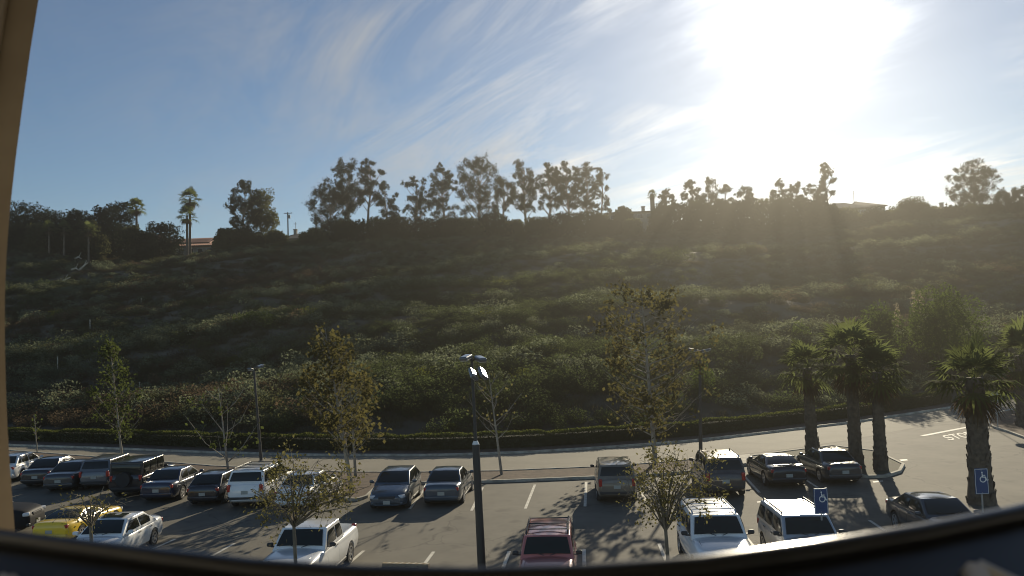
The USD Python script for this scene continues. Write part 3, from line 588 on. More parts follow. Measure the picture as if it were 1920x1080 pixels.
# ---------------------------------------------------------------- young trees beside the lot
def young_tree(name, label, base, top, wpx, seed, m, leaf=0.16, nleaf=900, forks=1, clear=.35, shape='cone', bark=bark_pale, nbr=26, r0=0.075, group=None, curve=0.0, gap=0.0, up=.9):
    rng = np.random.default_rng(seed)
    p = gp(*base); s = FPX / p[1]; H = (base[1] - top[1]) / s
    tp = atY(top[0], top[1], p[1]); W = wpx / s
    t = thing(name, label, 'tree', p, 0, group)
    e = tp - p
    wood, tips = [], []
    def axis(h, off=0.0): return np.array([e[0] * h + curve * math.sin(math.pi * h), e[1] * h, H * h])
    wood.append(tube([axis(h) for h in np.linspace(-.02, .96, 10)], np.linspace(r0, .012, 10), 7))
    for k in range(nbr):
        h = clear + (0.93 - clear) * (k + rng.uniform(0, 1)) / nbr; a = k * 2.4 + rng.normal() * .4; er = (h - clear) / (1 - clear)
        prof = {'cone': (1 - er) ** .8 * (0.55 + .45 * min(1, er * 5)), 'oval': math.sqrt(max(.05, 1 - (2 * er - .8) ** 2 / 1.5))}[shape]
        Lb = W * prof * rng.uniform(.7, 1.15); h0 = max(.1, h - Lb * up * .55 / H); s0 = axis(h0)
        d = np.array([math.cos(a), math.sin(a), 0]); ep = axis(h0) + d * Lb + [0, 0, Lb * up]
        if ep[2] > H: ep[2] = H * rng.uniform(.94, 1.0)
        mid = (s0 + ep) / 2 + [0, 0, -.12 * Lb] + rng.normal(size=3) * .06
        wood.append(tube([s0, mid, ep], [max(.012, r0 * .42 * (1 - h * .6)), .016, .006], 4, False))
        if rng.uniform() < gap: continue
        for _ in range(5):
            u = rng.uniform(.3, 1.05); q = s0 * (1 - u) ** 2 + 2 * mid * u * (1 - u) + ep * u * u + rng.normal(size=3) * [.22, .22, .16] * (W / 1.8)
            tips.append(q)
            wood.append(tube([s0 * (1 - u * .8) ** 2 + 2 * mid * u * .8 * (1 - u * .8) + ep * u * u * .64, q], [.008, .004], 3, False))
    part(t, 'trunk', cat_(wood), bark, True)
    if nleaf and tips:
        tips = np.array(tips); wt = rng.gamma(.6, 1, len(tips)); c = tips[rng.choice(len(tips), nleaf, p=wt / wt.sum())] + rng.normal(size=(nleaf, 3)) * .19 * (W / 1.8) ** .5
        part(t, 'leaves', quads(c, leaf, rng, .8, droop=.5), m)
    return t
young_tree('young_tree', 'young tree with green and orange leaves behind the row of dark cars at left', (229, 860), (204, 628), 52, 71, M_young, nleaf=1500, r0=.09, clear=.2, leaf=.18, nbr=34)
young_tree('young_tree', 'thin sapling with few leaves beside the window frame', (70, 851), (64, 775), 16, 72, M_young, nleaf=40, nbr=8, r0=.05)
young_tree('young_tree', 'sparse young tree with a forked trunk and a few yellow leaf tufts', (428, 884), (409, 722), 62, 73, M_young, nleaf=110, nbr=13, r0=.08, clear=.15, shape='oval', gap=.45, leaf=.2, up=1.2)
young_tree('young_tree', 'tall amber leaved tree leaning out of the mulch bed, front one of the pair', (661, 925), (607, 604), 92, 74, M_amber, nleaf=2300, r0=.13, clear=.28, nbr=44, leaf=.19)
young_tree('young_tree', 'slim amber leaved tree behind the leaning one in the mulch bed', (667, 897), (655, 690), 58, 75, M_amber, nleaf=700, r0=.09, clear=.35, leaf=.19)
young_tree('young_tree', 'nearly bare pale tree on the planting strip right of the big lamp post', (941, 893), (915, 690), 52, 76, M_smallleaf, nleaf=70, nbr=12, r0=.085, clear=.42, shape='oval', up=1.0)
young_tree('young_tree', 'tallest amber leaved tree on the strip behind the front olive tree', (1229, 872), (1200, 518), 98, 77, M_amber, nleaf=3300, r0=.15, clear=.2, nbr=60, gap=.14, leaf=.21, shape='oval', up=.6)
def front_tree(label, fork, base, crown, Wpx, Hpx, Y, seed, nleaf, stems=5):
    """small olive-leaved tree between the lot and the building"""
    rng = np.random.default_rng(seed)
    s = FPX / Y; c = atY(crown[0], crown[1], Y); fk = atY(fork[0], fork[1], Y); b = atY(base[0], base[1], Y); b[2] = 0.0
    t = thing('olive_leaved_tree', label, 'tree', b, 0, None); W, Hh = Wpx * 1.3 / s, Hpx * 1.12 / s
    c, fk = c - b, fk - b; wood = [tube([[0, 0, -.1], fk * .5 + [0.03, 0, 0], fk], [.06, .05, .045], 8)]; tips = []
    for k in range(stems * 4):
        a = k * 2.4 + rng.normal() * .3; q = math.sqrt((k + .5) / (stems * 4))
        ep = c + np.array([math.cos(a) * W * q * .9, math.sin(a) * W * q * .9, Hh * (.9 * math.sqrt(max(0, 1 - q * q)) - .35 * q) + rng.normal() * .1])
        mid = fk + (ep - fk) * [.35, .35, .55]
        wood.append(tube([fk - [0, 0, .05], mid, ep], [.028, .018, .006], 5, False))
        for _ in range(9):
            u = rng.uniform(.45, 1.0); g = fk * (1 - u) ** 2 + 2 * mid * u * (1 - u) + ep * u * u; tip = g + rng.normal(size=3) * [.34, .34, .22] * W / 1.6
            wood.append(tube([g, (g + tip) / 2 + [0, 0, .03], tip], [.009, .006, .003], 3, False)); tips.append(tip)
    part(t, 'trunk', cat_(wood), bark_grey, True)
    tips = np.array(tips); wt = rng.gamma(.55, 1, len(tips)); cc = tips[rng.choice(len(tips), nleaf, p=wt / wt.sum())] + rng.normal(size=(nleaf, 3)) * .12
    part(t, 'leaves', quads(cc, .08, rng, .55, droop=.4), M_smallleaf)
front_tree('small olive leaved tree in front of the white pickup', (551, 985), (556, 1200), (578, 928), 108, 62, 21.5, 81, 2500)
front_tree('small olive leaved tree with a forked trunk left of the white sport utility car', (1248, 992), (1258, 1190), (1264, 910), 88, 58, 21.5, 82, 2400, stems=5)
front_tree('small olive leaved tree in front of the yellow coupe and white sedan', (170, 985), (176, 1200), (160, 958), 62, 30, 21.5, 83, 220, stems=3)

# ---------------------------------------------------------------- single plants that stand out on the slope
def bush(name, label, px, wpx, hpx, m, seed, leaf=.2, n=900, cat='bush', group=None, up=.2):
    rng = np.random.default_rng(seed); b = hill(*px); s = FPX / b[1]; W, Hh = wpx / s, hpx / s
    t = thing(name, label, cat, b - [0, 0, .1], 0, group); pts, wood = [], []
    nl = 9
    for k in range(nl):
        a = k * 2.4; q = math.sqrt((k + .3) / nl) * .72; c = np.array([math.cos(a) * q * W, math.sin(a) * q * W * .8, Hh * (.35 + .45 * (1 - q) * rng.uniform(.7, 1.2))]); r = W * rng.uniform(.28, .45)
        qq = inball(n // nl, rng, .6) * r; qq[:, 2] *= Hh / W * 1.0; pts.append(qq + c); wood.append(tube([[0, 0, 0], c * [.5, .5, .45], c], [.05, .035, .015], 4, False))
    p = np.vstack(pts); p[:, 2] = np.abs(p[:, 2])
    part(t, 'stems', cat_(wood), bark_grey); part(t, 'foliage', quads(p, leaf, rng, .6, up=up), m)
bush('green_bush', 'broad bright rimmed green bush high on the slope', (1255, 498), 46, 36, M_green, 91, n=1500)
bush('yellow_bush', 'bright yellow-green mound below the chimney on the ridge', (1168, 440), 34, 22, M_bright, 92, n=900)
bush('green_bush', 'rounded light green bush right of the tallest amber tree', (1318, 745), 26, 68, M_bright, 93, n=1300, leaf=.16)
bush('green_tree', 'small bright green tree on the lower slope left of the palms', (1502, 650), 22, 48, M_bright, 94, n=700, cat='tree')
bush('green_bush', 'green bush beside the right lamp post on the lower slope', (1398, 690), 36, 62, M_green, 95, n=1200)
bush('green_tree', 'feathery green tree left of the pampas plumes', (1650, 690), 54, 112, M_bright, 96, n=6500, cat='tree', leaf=.22)
bush('green_tree', 'largest feathery green tree right of the pampas plumes', (1772, 705), 84, 160, M_bright, 97, n=11000, cat='tree', leaf=.22)
bush('green_bush', 'lit green patch of brush in the middle of the left slope', (480, 612), 52, 30, M_bright, 98, n=1400)
for i, (x, y, w, h) in enumerate([(775, 640, 16, 15), (832, 638, 16, 16), (852, 606, 12, 14), (770, 668, 12, 11), (872, 668, 12, 11), (760, 745, 18, 18), (1495, 640, 10, 10), (845, 812, 14, 22)]):
    bush('yellow_bush', 'pale yellow flowering bush ' + ('left of a twin of its kind above the big lamp post', 'right of its twin, straight above the big lamp post', 'highest of those above the big lamp post', 'lowest left one above the big lamp post', 'just above the lamp heads of the big post', 'midway between the amber pair and the big lamp post', 'alone on the slope above the leftmost island palm', 'low behind the hedge left of the big lamp post')[i], (x, y), w, h, M_yellow, 110 + i, n=420, leaf=.14, group='pale yellow flowering bushes')
rng = np.random.default_rng(8)
for i, (x, y, h) in enumerate([(1686, 620, 42), (1718, 602, 46), (1731, 600, 44)]):
    b = hill(x, y + 40); s = FPX / b[1]; H = (h + 45) / s
    t = thing('pampas_plume', ('leftmost of the three cream pampas plumes before the feathery trees', 'middle one of the three cream pampas plumes, near its taller neighbour', 'rightmost of the three cream pampas plumes beside the largest feathery tree')[i], 'plant', b, 0)
    part(t, 'stalk', tube([[0, 0, -.1], [0.03, 0, H * .5], [0.05, 0, H]], [.03, .025, .012], 5), M_tan)
    n = 260; u = rng.uniform(0, 1, n); c = np.column_stack([rng.normal(size=n) * .16 * np.sin(u * 3.0 + .15), rng.normal(size=n) * .16, H * .55 + u * H * .5])
    part(t, 'plume', quads(c, .22, rng, .25, droop=2), M_plume)
# grey dead branches lying on the upper left slope
for i, pl in enumerate([[(112, 534), (122, 527), (132, 522)], [(134, 508), (142, 505), (150, 510)], [(150, 508), (158, 500), (165, 495)], [(140, 487), (148, 484), (153, 488)], [(172, 488), (178, 480), (184, 486)]]):
    b = hill(*pl[0]); pts = [atY(x, y, b[1]) - b + [0, 0, .25] for x, y in pl]
    t = thing('dead_branch', ('long grey dead branch lowest on the upper left slope', 'short pale dead branch on the upper left slope', 'bent grey dead branch right of the short pale one', 'pale dead branch under the low palms', 'arched pale dead branch right under the low palms')[i], 'branch', b, 0)
    part(t, 'limb', tube(pts, [.22, .16, .08], 6), M_wood); part(t, 'twig', tube([pts[1], pts[1] + np.array([.5, 0, 1.0])], [.09, .03], 5), M_wood)
# thin marker stakes in the slope
for i, (x, y, h) in enumerate([(169, 622, 20), (108, 692, 20), (262, 742, 22), (345, 540, 12), (265, 575, 14)]):
    b = hill(x, y); s = FPX / b[1]; t = thing('marker_stake', ('pale marker stake on the slope above the lit grass bench', 'pale marker stake near the window frame low on the slope', 'pale marker stake right beside the green and orange young tree', 'pale marker stake high on the left slope', 'pale marker stake midway up the left slope')[i], 'stake', b, 0)
    part(t, 'post', box(.09, .09, h / s + .3, (0, 0, h / s / 2)), M_wood); part(t, 'cap', box(.11, .11, .05, (0, 0, h / s + .175)), M_wood)
# ---------------------------------------------------------------- vehicles
from scipy.interpolate import PchipInterpolator
glass_mat = mat('vehicle_glass', (0.014, 0.016, 0.014), rough=0.07, spec=0.5)
rubber = mat('tyre_rubber', (0.02, 0.02, 0.02), rough=0.85)
alloy = mat('alloy_rim', (0.55, 0.55, 0.55), rough=0.3, metal=0.9)
trim = mat('black_plastic', (0.025, 0.025, 0.026), rough=0.55)
chrome = mat('chrome', (0.75, 0.75, 0.75), rough=0.12, metal=1.0)
lamp_red = mat('tail_lamp_red', (0.32, 0.015, 0.012), rough=0.2, coat=1.0)
lamp_clear = mat('head_lamp_lens', (0.6, 0.6, 0.6), rough=0.12, coat=1.0)
lamp_amber = mat('amber_lens', (0.5, 0.16, 0.02), rough=0.2, coat=1.0)
plate_mat = mat('plate_white', (0.35, 0.35, 0.31), rough=0.5)

def to_manifold(t):
    return m3.Manifold(m3.Mesh(np.asarray(t.vertices, np.float32), np.asarray(t.faces, np.uint32)))
def from_manifold(m):
    q = m.to_mesh(); return trimesh.Trimesh(np.array(q.vert_properties[:, :3]), np.array(q.tri_verts), process=False)
def cyl_y(r, w, c, n=28):
    t = trimesh.creation.cylinder(r, w, sections=n); t.apply_transform(trimesh.transformations.rotation_matrix(math.pi / 2, [1, 0, 0])); t.apply_translation(c); return t
def loft_body(L, W, top, bot, plan, ns=34):
    """top, bot: [(x, z)] control points; plan: [(x, fraction of W)]"""
    ft, fb, fw = (PchipInterpolator(*zip(*sorted(c))) for c in (top, bot, plan))
    xs = np.unique(np.r_[np.linspace(-L / 2, L / 2, ns), -L / 2 + .03, L / 2 - .03, -L / 2 + .09, L / 2 - .09])
    prof = np.array([(0.0, 0.0), (.72, 0.0), (.90, .05), (.965, .16), (1.0, .42), (.992, .58), (.975, .71), (.95, .81), (.915, .89), (.86, .95), (.78, .985), (.62, 1.008), (.35, 1.024), (0, 1.03)])
    ring = np.vstack([prof, prof[-2:0:-1] * [-1, 1]])
    v = []
    for x in xs:
        e = 1.0
        zt, zb = float(ft(x)), float(fb(x))
        v.append(np.column_stack([np.full(len(ring), x), ring[:, 0] * W / 2 * float(fw(x)), zb + ring[:, 1] * (zt - zb)]))
    n, m = len(xs), len(ring); v = np.vstack(v)
    i, j = np.meshgrid(np.arange(n - 1), np.arange(m), indexing='ij'); j2 = (j + 1) % m
    q = np.stack([i * m + j, i * m + j2, (i + 1) * m + j2, (i + 1) * m + j], -1).reshape(-1, 4)
    f = np.vstack([q[:, [0, 1, 2]], q[:, [0, 2, 3]]])
    c0, c1 = len(v), len(v) + 1
    v = np.vstack([v, [xs[0], 0, v[:m, 2].mean()], [xs[-1], 0, v[-m:, 2].mean()]])
    k = np.arange(m)
    f = np.vstack([f, np.stack([np.full(m, c0), (k + 1) % m, k], 1), np.stack([np.full(m, c1), (n - 1) * m + k, (n - 1) * m + (k + 1) % m], 1)])
    t = trimesh.Trimesh(v, f, process=False)
    if t.volume < 0: t.invert()
    return t, ft, fb, fw

KINDS = {
 'sedan': dict(L=4.75, W=1.82, H=1.45, top=[(-2.375, .80), (-2.3, .97), (-1.7, 1.02), (-1.0, .99), (.9, .95), (1.6, .86), (2.15, .74), (2.36, .60), (2.375, .56)], belt=.95, gh=(-1.72, -.98, .18, .95), wr=.60, axle=(-1.36, 1.42), wheel=.325, pillars=[-.42, -1.25]),
 'hatch': dict(L=4.35, W=1.80, H=1.48, top=[(-2.175, .78), (-2.1, 1.0), (-1.5, 1.02), (.9, .97), (1.55, .88), (2.0, .76), (2.16, .62), (2.175, .58)], belt=.97, gh=(-1.95, -1.25, .22, 1.0), wr=.61, axle=(-1.28, 1.30), wheel=.32, pillars=[-.38, -1.2]),
 'coupe': dict(L=4.75, W=1.88, H=1.32, top=[(-2.375, .80), (-2.3, 1.0), (-1.8, 1.02), (-1.2, .98), (.7, .93), (1.5, .87), (2.15, .77), (2.36, .62), (2.375, .58)], belt=.93, gh=(-1.70, -.80, -.1, .72), wr=.58, axle=(-1.38, 1.40), wheel=.34, pillars=[-.72]),
 'suv': dict(L=4.75, W=1.88, H=1.76, top=[(-2.375, .82), (-2.33, 1.10), (-1.8, 1.17), (.95, 1.16), (1.7, 1.10), (2.2, .99), (2.36, .80), (2.375, .74)], belt=1.15, gh=(-2.26, -1.95, .42, 1.02), wr=.70, axle=(-1.36, 1.42), wheel=.36, pillars=[-.36, -1.30]),
 'jeep': dict(L=4.35, W=1.80, H=1.84, top=[(-2.175, .95), (-2.15, 1.14), (-1.8, 1.16), (.6, 1.14), (1.6, 1.10), (2.1, 1.04), (2.16, .95), (2.175, .9)], belt=1.13, gh=(-2.08, -2.0, .40, .60), wr=.76, axle=(-1.25, 1.32), wheel=.40, pillars=[-.42, -1.25]),
 'pickup': dict(L=5.35, W=1.86, H=1.74, top=[(-2.675, .95), (-2.65, 1.10), (-1.2, 1.12), (.8, 1.16), (1.7, 1.12), (2.45, 1.04), (2.65, .90), (2.675, .84)], belt=1.15, gh=(-1.12, -.92, .28, .86), wr=.68, axle=(-1.62, 1.65), wheel=.36, pillars=[-.36]),
}
def car(name, label, cat, roof_px, az, kind, paint_mat, group=None, roof_h=None, roof_mat=None, rails=None, bars=0, wing=False, spare=False, sunroof=False, lines=True, head_mat=None, scale=1.0, dark_roof=False):
    K = KINDS[kind]; L, W, H = K['L'], K['W'], K['H']; xbr, xrr, xrf, xbf = K['gh']; zb, wr = K['belt'], K['wr']
    rp = gp(*roof_px, H * scale); h = math.radians(90 - az); c, s = math.cos(h), math.sin(h); xm = (xrr + xrf) / 2 * scale
    loc = rp - np.array([c * xm, s * xm, 0]); loc[2] = 0.006
    t = thing(name, label, cat, loc, h, group)
    if scale != 1.0: UsdGeom.Xformable(t).AddScaleOp().Set(Gf.Vec3f(scale, scale, scale))
    gcl = .20 if kind in ('sedan', 'hatch', 'coupe') else .28
    bot = [(-L / 2, gcl + .16), (-L / 2 + .3, gcl), (L / 2 - .35, gcl), (L / 2, gcl + .06)]
    plan = [(-L / 2, .74), (-L / 2 + .06, .84), (-L / 2 + .4, .955), (-L / 4, 1.0), (L / 5, 1.0), (L / 2 - .5, .955), (L / 2 - .12, .82), (L / 2, .66)] if kind not in ('jeep', 'pickup') else [(-L / 2, .93), (-L / 2 + .1, .97), (-L / 4, 1.0), (L / 5, 1.0), (L / 2 - .4, .97), (L / 2 - .08, .90), (L / 2, .84)]
    body, ft, fb, fw = loft_body(L, W, K['top'], bot, plan)
    B = to_manifold(body); R = K['wheel']
    for ax in K['axle']:
        for sd in (-1, 1): B = B - to_manifold(cyl_y(R + .055, .62, (ax, sd * (W / 2 - .08), R), 24))
    if lines:
        for x in [xbf - .12] + [p for p in K['pillars'][:1]] + ([K['axle'][0] + .42] if len(K['pillars']) > 1 else []):
            for sd in (-1, 1): B = B - to_manifold(box(.018, .06, .62, (x, sd * (W / 2), .72 if H < 1.6 else .80)))
        B = B - to_manifold(box(.018, W * .72, .05, (xbf + .16, 0, float(ft(xbf + .16)) + .02)))
        B = B - to_manifold(box(L / 2 - .25 - xbf, .014, .05, ((xbf + .3 + L / 2 - .1) / 2, W * .36, float(ft(xbf + .6)) + .0))) - to_manifold(box(L / 2 - .25 - xbf, .014, .05, ((xbf + .3 + L / 2 - .1) / 2, -W * .36, float(ft(xbf + .6)) + .0)))
    if kind == 'pickup': B = B - to_manifold(rbox(1.42, W * .80, .70, .04, (-1.92, 0, 1.0)))
    bm = from_manifold(B)
    part(t, 'body', bm, paint_mat, 55)
    wb = W / 2 * .925 - .07; r = .07
    zt = H - .045 - r
    cs = [(xbr + r, wb, zb - .05), (xbf - r, wb, zb - .05), (xrf - .02, wr, zt), (xrr + .02, wr, zt)]
    sph = trimesh.creation.icosphere(2, r).vertices
    pts = [sph + np.array([x, y * sd, z]) for x, y, z in cs for sd in (-1, 1)]
    pts += [np.array([[xrr * .82 + xrf * .18, y, H - .060 - abs(y) * .02] for y in (-.35, 0, .35)]), np.array([[xrr * .25 + xrf * .75, y, H - .055 - abs(y) * .02] for y in (-.35, 0, .35)]), np.array([[(xrr + xrf) / 2, y, H - .05 - abs(y) * .025] for y in (-.3, 0, .3)])]
    gh = trimesh.convex.convex_hull(np.vstack(pts))
    part(t, 'cabin', gh, roof_mat or paint_mat, 28)
    # the roof skin, gently domed both ways
    gu, gv = np.meshgrid(np.linspace(-1, 1, 15), np.linspace(-1, 1, 13), indexing='ij'); xa, xb = xrr - .0, xrf + .0
    RX, RY = (xa + xb) / 2 + gu * (xb - xa) / 2, gv * (wr + .035); RZ = H - .046 + .052 * (1 - gv ** 2) * (1 - .35 * gu ** 2) + .030 * (1 - gu ** 2) - .03
    k = (np.arange(14)[:, None] * 13 + np.arange(12)).ravel(); tf = np.vstack([np.stack([k, k + 13, k + 14], 1), np.stack([k, k + 14, k + 1], 1)])
    part(t, 'roof', trimesh.Trimesh(np.stack([RX, RY, RZ], -1).reshape(-1, 3), tf, process=False), roof_mat or paint_mat, True)
    # windows: flat panes 4 mm proud of the cabin's faces
    C = [np.array(p) for p in cs]
    def pane(nm, P, poly, parent=t):
        """P: origin, u axis, v axis (unit); poly in the u, v plane"""
        o, u, v = P; n = np.cross(u, v); x0, y0, x1, y1 = poly.bounds; w_, h_ = x1 - x0, y1 - y0
        pv, pf = trimesh.creation.triangulate_polygon(poly.simplify(.012), engine='earcut'); pv, pf = trimesh.remesh.subdivide_to_size(np.column_stack([pv, pv[:, 0] * 0]), pf, max(.16, w_ / 6))
        a_, b_ = (pv[:, 0] - x0) / w_ * 2 - 1, (pv[:, 1] - y0) / h_ * 2 - 1       # gently domed, as moulded glass is
        dome_ = .004 + w_ * .028 * (1 - a_ * a_) + h_ * .042 * (1 - b_ * b_)
        sk = trimesh.Trimesh(pv, pf, process=False); sk.merge_vertices()
        pv = np.array(sk.vertices); a_, b_ = (pv[:, 0] - x0) / w_ * 2 - 1, (pv[:, 1] - y0) / h_ * 2 - 1; dome_ = .004 + w_ * .022 * (1 - a_ * a_) + h_ * .035 * (1 - b_ * b_)
        q = o + pv[:, :1] * u + pv[:, 1:2] * v + dome_[:, None] * n
        front = trimesh.Trimesh(q, sk.faces, process=False)
        if (front.face_normals @ n).mean() < 0: front.invert()
        return part(parent, nm, front, glass_mat, True)
    inset = .055
    for sd in (1, -1):
        a, b, cc, d = [p * [1, sd, 1] for p in C]
        u = np.array([1.0, 0, 0]); v = (cc - b) * [0, 1, 1]; v /= np.linalg.norm(v); n = np.cross(u, v)
        if n[1] * sd < 0: u = -u; n = -n
        o = a + n * r
        q = [((p - a) @ u, (p - a) @ v) for p in (a, b, cc, d)]
        trap = Polygon(q).buffer(-inset).buffer(-.03).buffer(.03, 3); low = (Polygon([(-20, .075), (20, .075), (20, 5), (-20, 5)]))
        trap = trap.intersection(low)
        cuts = [( (x - a[0]) * u[0]) for x in K['pillars']]; strips = unary_union([Polygon([(k - .045, -1), (k + .045, -1), (k + .045, 3), (k - .045, 3)]) for k in cuts])
        for g in getattr(trap.difference(strips), 'geoms', [trap.difference(strips)]):
            if g.area > .02: pane('side_window', (o, u, v), g)
    for nm, lo, hi in (('windshield', C[1], C[2]), ('rear_window', C[0], C[3])):
        u = np.array([0, 1.0, 0]); v = (hi - lo) * [1, 0, 1]; v /= np.linalg.norm(v); n = np.cross(u, v)
        if (n[0] > 0) != (nm == 'windshield'): u = -u; n = -n
        o = np.array([lo[0], 0, lo[2]]) + n * r; hgt = np.linalg.norm((hi - lo) * [1, 0, 1])
        q0 = .10 if nm == 'windshield' else .12
        pane(nm, (o, u, v), Polygon([(-lo[1] + .02, q0), (lo[1] - .02, q0), (hi[1] - .03, hgt - .03), (-hi[1] + .03, hgt - .03)]).buffer(-.02).buffer(.0))
    # wheels
    for ax in K['axle']:
        for sd in (-1, 1):
            y = sd * (W / 2 - .125)
            prof = np.array([(R * .62, -.10), (R * .93, -.11), (R, -.075), (R, .075), (R * .93, .11), (R * .62, .10), (R * .62, -.10)])
            ty = trimesh.creation.revolve(prof, sections=26); ty.apply_transform(trimesh.transformations.rotation_matrix(math.pi / 2, [1, 0, 0])); ty.apply_translation((ax, y, R))
            w = part(t, 'wheel', ty, rubber, 40)
            rm = [cyl_y(R * .60, .012, (ax, y + sd * .045, R), 20)]
            bits = []
            ring = trimesh.creation.annulus(R * .55, R * .66, .03, sections=24); ring.apply_transform(trimesh.transformations.rotation_matrix(math.pi / 2, [1, 0, 0])); ring.apply_translation((ax, y + sd * .095, R)); bits.append(ring)
            for k in range(5):
                sp = box(.07, .03, R * .56, (0, 0, R * .29)); sp.apply_transform(trimesh.transformations.rotation_matrix(k * 2 * math.pi / 5 + .3, [0, 1, 0])); sp.apply_translation((ax, y + sd * .085, R)); bits.append(sp)
            bits.append(cyl_y(.06, .03, (ax, y + sd * .09, R), 12))
            part(w, 'rim', cat_(bits), alloy); part(w, 'brake_disc', rm[0], trim)
    # lamps, bumpers, grille, plates, mirrors, handles
    xf, xr = L / 2, -L / 2; zh = float(ft(L / 2 - .16)) - .10
    for sd in (-1, 1):
        yl = sd * W / 2 * .66
        hl_ = rbox(.26, .36, .15, .05, (0, 0, 0)); hl_.apply_transform(trimesh.transformations.rotation_matrix(-sd * .35, [0, 0, 1])); hl_.apply_translation((xf - .17, yl, zh - .02))
        part(t, 'headlight', hl_, head_mat or lamp_clear, 40)
        zl = float(ft(xr + .15)) - .18
        tl = rbox(.16, .30, .17, .04, (xr + .12, sd * W / 2 * .70, zl)) if kind not in ('suv', 'jeep', 'pickup') else rbox(.16, .16, .34, .04, (xr + .08, sd * W / 2 * .80, zl + .02))
        part(t, 'taillight', tl, lamp_red, 40)
        mx = xbf - .28; mr = rbox(.14, .20, .13, .05, (mx, sd * (W / 2 + .09), zb + .09)); mr2 = box(.05, .16, .04, (mx, sd * (W / 2 - .02), zb + .03))
        part(t, 'mirror', cat_([mr, mr2]), trim if kind in ('suv', 'pickup', 'jeep') else paint_mat, 40)
        for x in ([K['pillars'][0] + .14, K['pillars'][0] - .75] if len(K['pillars']) > 1 else [K['pillars'][0] + .12]):
            part(t, 'door_handle', rbox(.16, .035, .03, .012, (x, sd * (W / 2 - .018), zb - .13)), trim)
        part(t, 'sill_trim', rbox(K['axle'][1] - K['axle'][0] - 2 * R - .16, .06, .10, .02, (sum(K['axle']) / 2, sd * (W / 2 - .06), gcl + .05)), trim)
    part(t, 'front_bumper', rbox(.16, W * .80, .15, .05, (xf - .08, 0, gcl + .16)), trim if kind in ('jeep', 'suv') else paint_mat, 40)
    part(t, 'rear_bumper', rbox(.16, W * .84, .16, .05, (xr + .07, 0, gcl + .24)), chrome if kind == 'pickup' else (trim if kind in ('jeep', 'suv') else paint_mat), 40)
    part(t, 'grille', rbox(.08, W * .42, .14, .03, (xf - .035, 0, zh - .06)), trim)
    part(t, 'rear_plate', box(.02, .31, .155, (xr - .005 + .0, 0, gcl + (.42 if H < 1.6 else .50))), plate_mat)
    part(t, 'front_plate', box(.02, .31, .155, (xf + .012, 0, gcl + .20)), plate_mat)
    if lines:
        for sd in (-1, 1):
            wp = tube([(xbf - .0, sd * .1, zb + .07), (xbf - .16, sd * .42, zb + .15)], .012, 4); part(t, 'wiper', wp, trim)
    if rails:
        for sd in (-1, 1): part(t, 'roof_rail', tube([(xrr + .05, sd * (wr - .02), H - .05), (xrr + .15, sd * (wr - .02), H + .03), (xrf - .25, sd * (wr - .02), H + .03), (xrf - .12, sd * (wr - .02), H - .05)], .028, 6), rails)
        for k in range(bars):
            x = xrr + .35 + k * (xrf - xrr - .8) / max(1, bars - 1); part(t, 'cross_bar', rbox(.06, wr * 2 - .06, .03, .012, (x, 0, H + .035)), rails)
    if wing: part(t, 'spoiler', rbox(.22, W * .72, .045, .02, (xr + .22, 0, float(ft(xr + .3)) + .06)), paint_mat, 40)
    if sunroof: part(t, 'sunroof', rbox(.62, .82, .02, .008, ((xrr + xrf) / 2 + .15, 0, H - .006)), glass_mat)
    if spare:
        ty = cyl_y(.36, .22, (0, 0, 0), 26); ty.apply_transform(trimesh.transformations.rotation_matrix(math.pi / 2, [0, 0, 1])); ty.apply_translation((xr - .10, .05, .98)); part(t, 'spare_wheel', ty, rubber, 40)
        for ax in K['axle']:
            for sd in (-1, 1): part(t, 'fender_flare', rbox(1.0, .18, .06, .025, (ax, sd * (W / 2 + .02), R * 2 + .10)), trim)
    return t
p_white = paint('white', (0.72, 0.72, 0.70), metal=0.0, rough=.3); p_black = paint('black', (0.018, 0.018, 0.02), rough=.25); p_navy = paint('dark_blue', (0.022, 0.028, 0.045), rough=.25)
p_char = paint('charcoal', (0.035, 0.037, 0.04), rough=.3); p_silver = paint('silver', (0.42, 0.43, 0.44), metal=.6, rough=.3); p_red = paint('faded_red', (0.46, 0.15, 0.13), metal=.1, rough=.4)
p_yellow = paint('yellow', (0.78, 0.52, 0.02), metal=0.0, rough=.3); p_tan = paint('tan', (0.17, 0.14, 0.105), metal=.4); p_grey = paint('mid_grey', (0.13, 0.13, 0.135), metal=.5, rough=.3); p_flat = mat('worn_black_paint', (0.012, 0.012, 0.013), rough=.6, spec=.2); p_steel = paint('steel_blue', (0.045, 0.062, 0.078), metal=.3, rough=.3); p_bronze = paint('dark_bronze', (0.06, 0.05, 0.045), metal=.4)
def row_az(x): return 5.5 - max(0.0, -x - 8) * 0.5
FAR, NEAR = 'cars in the far parking row', 'cars in the near parking row'
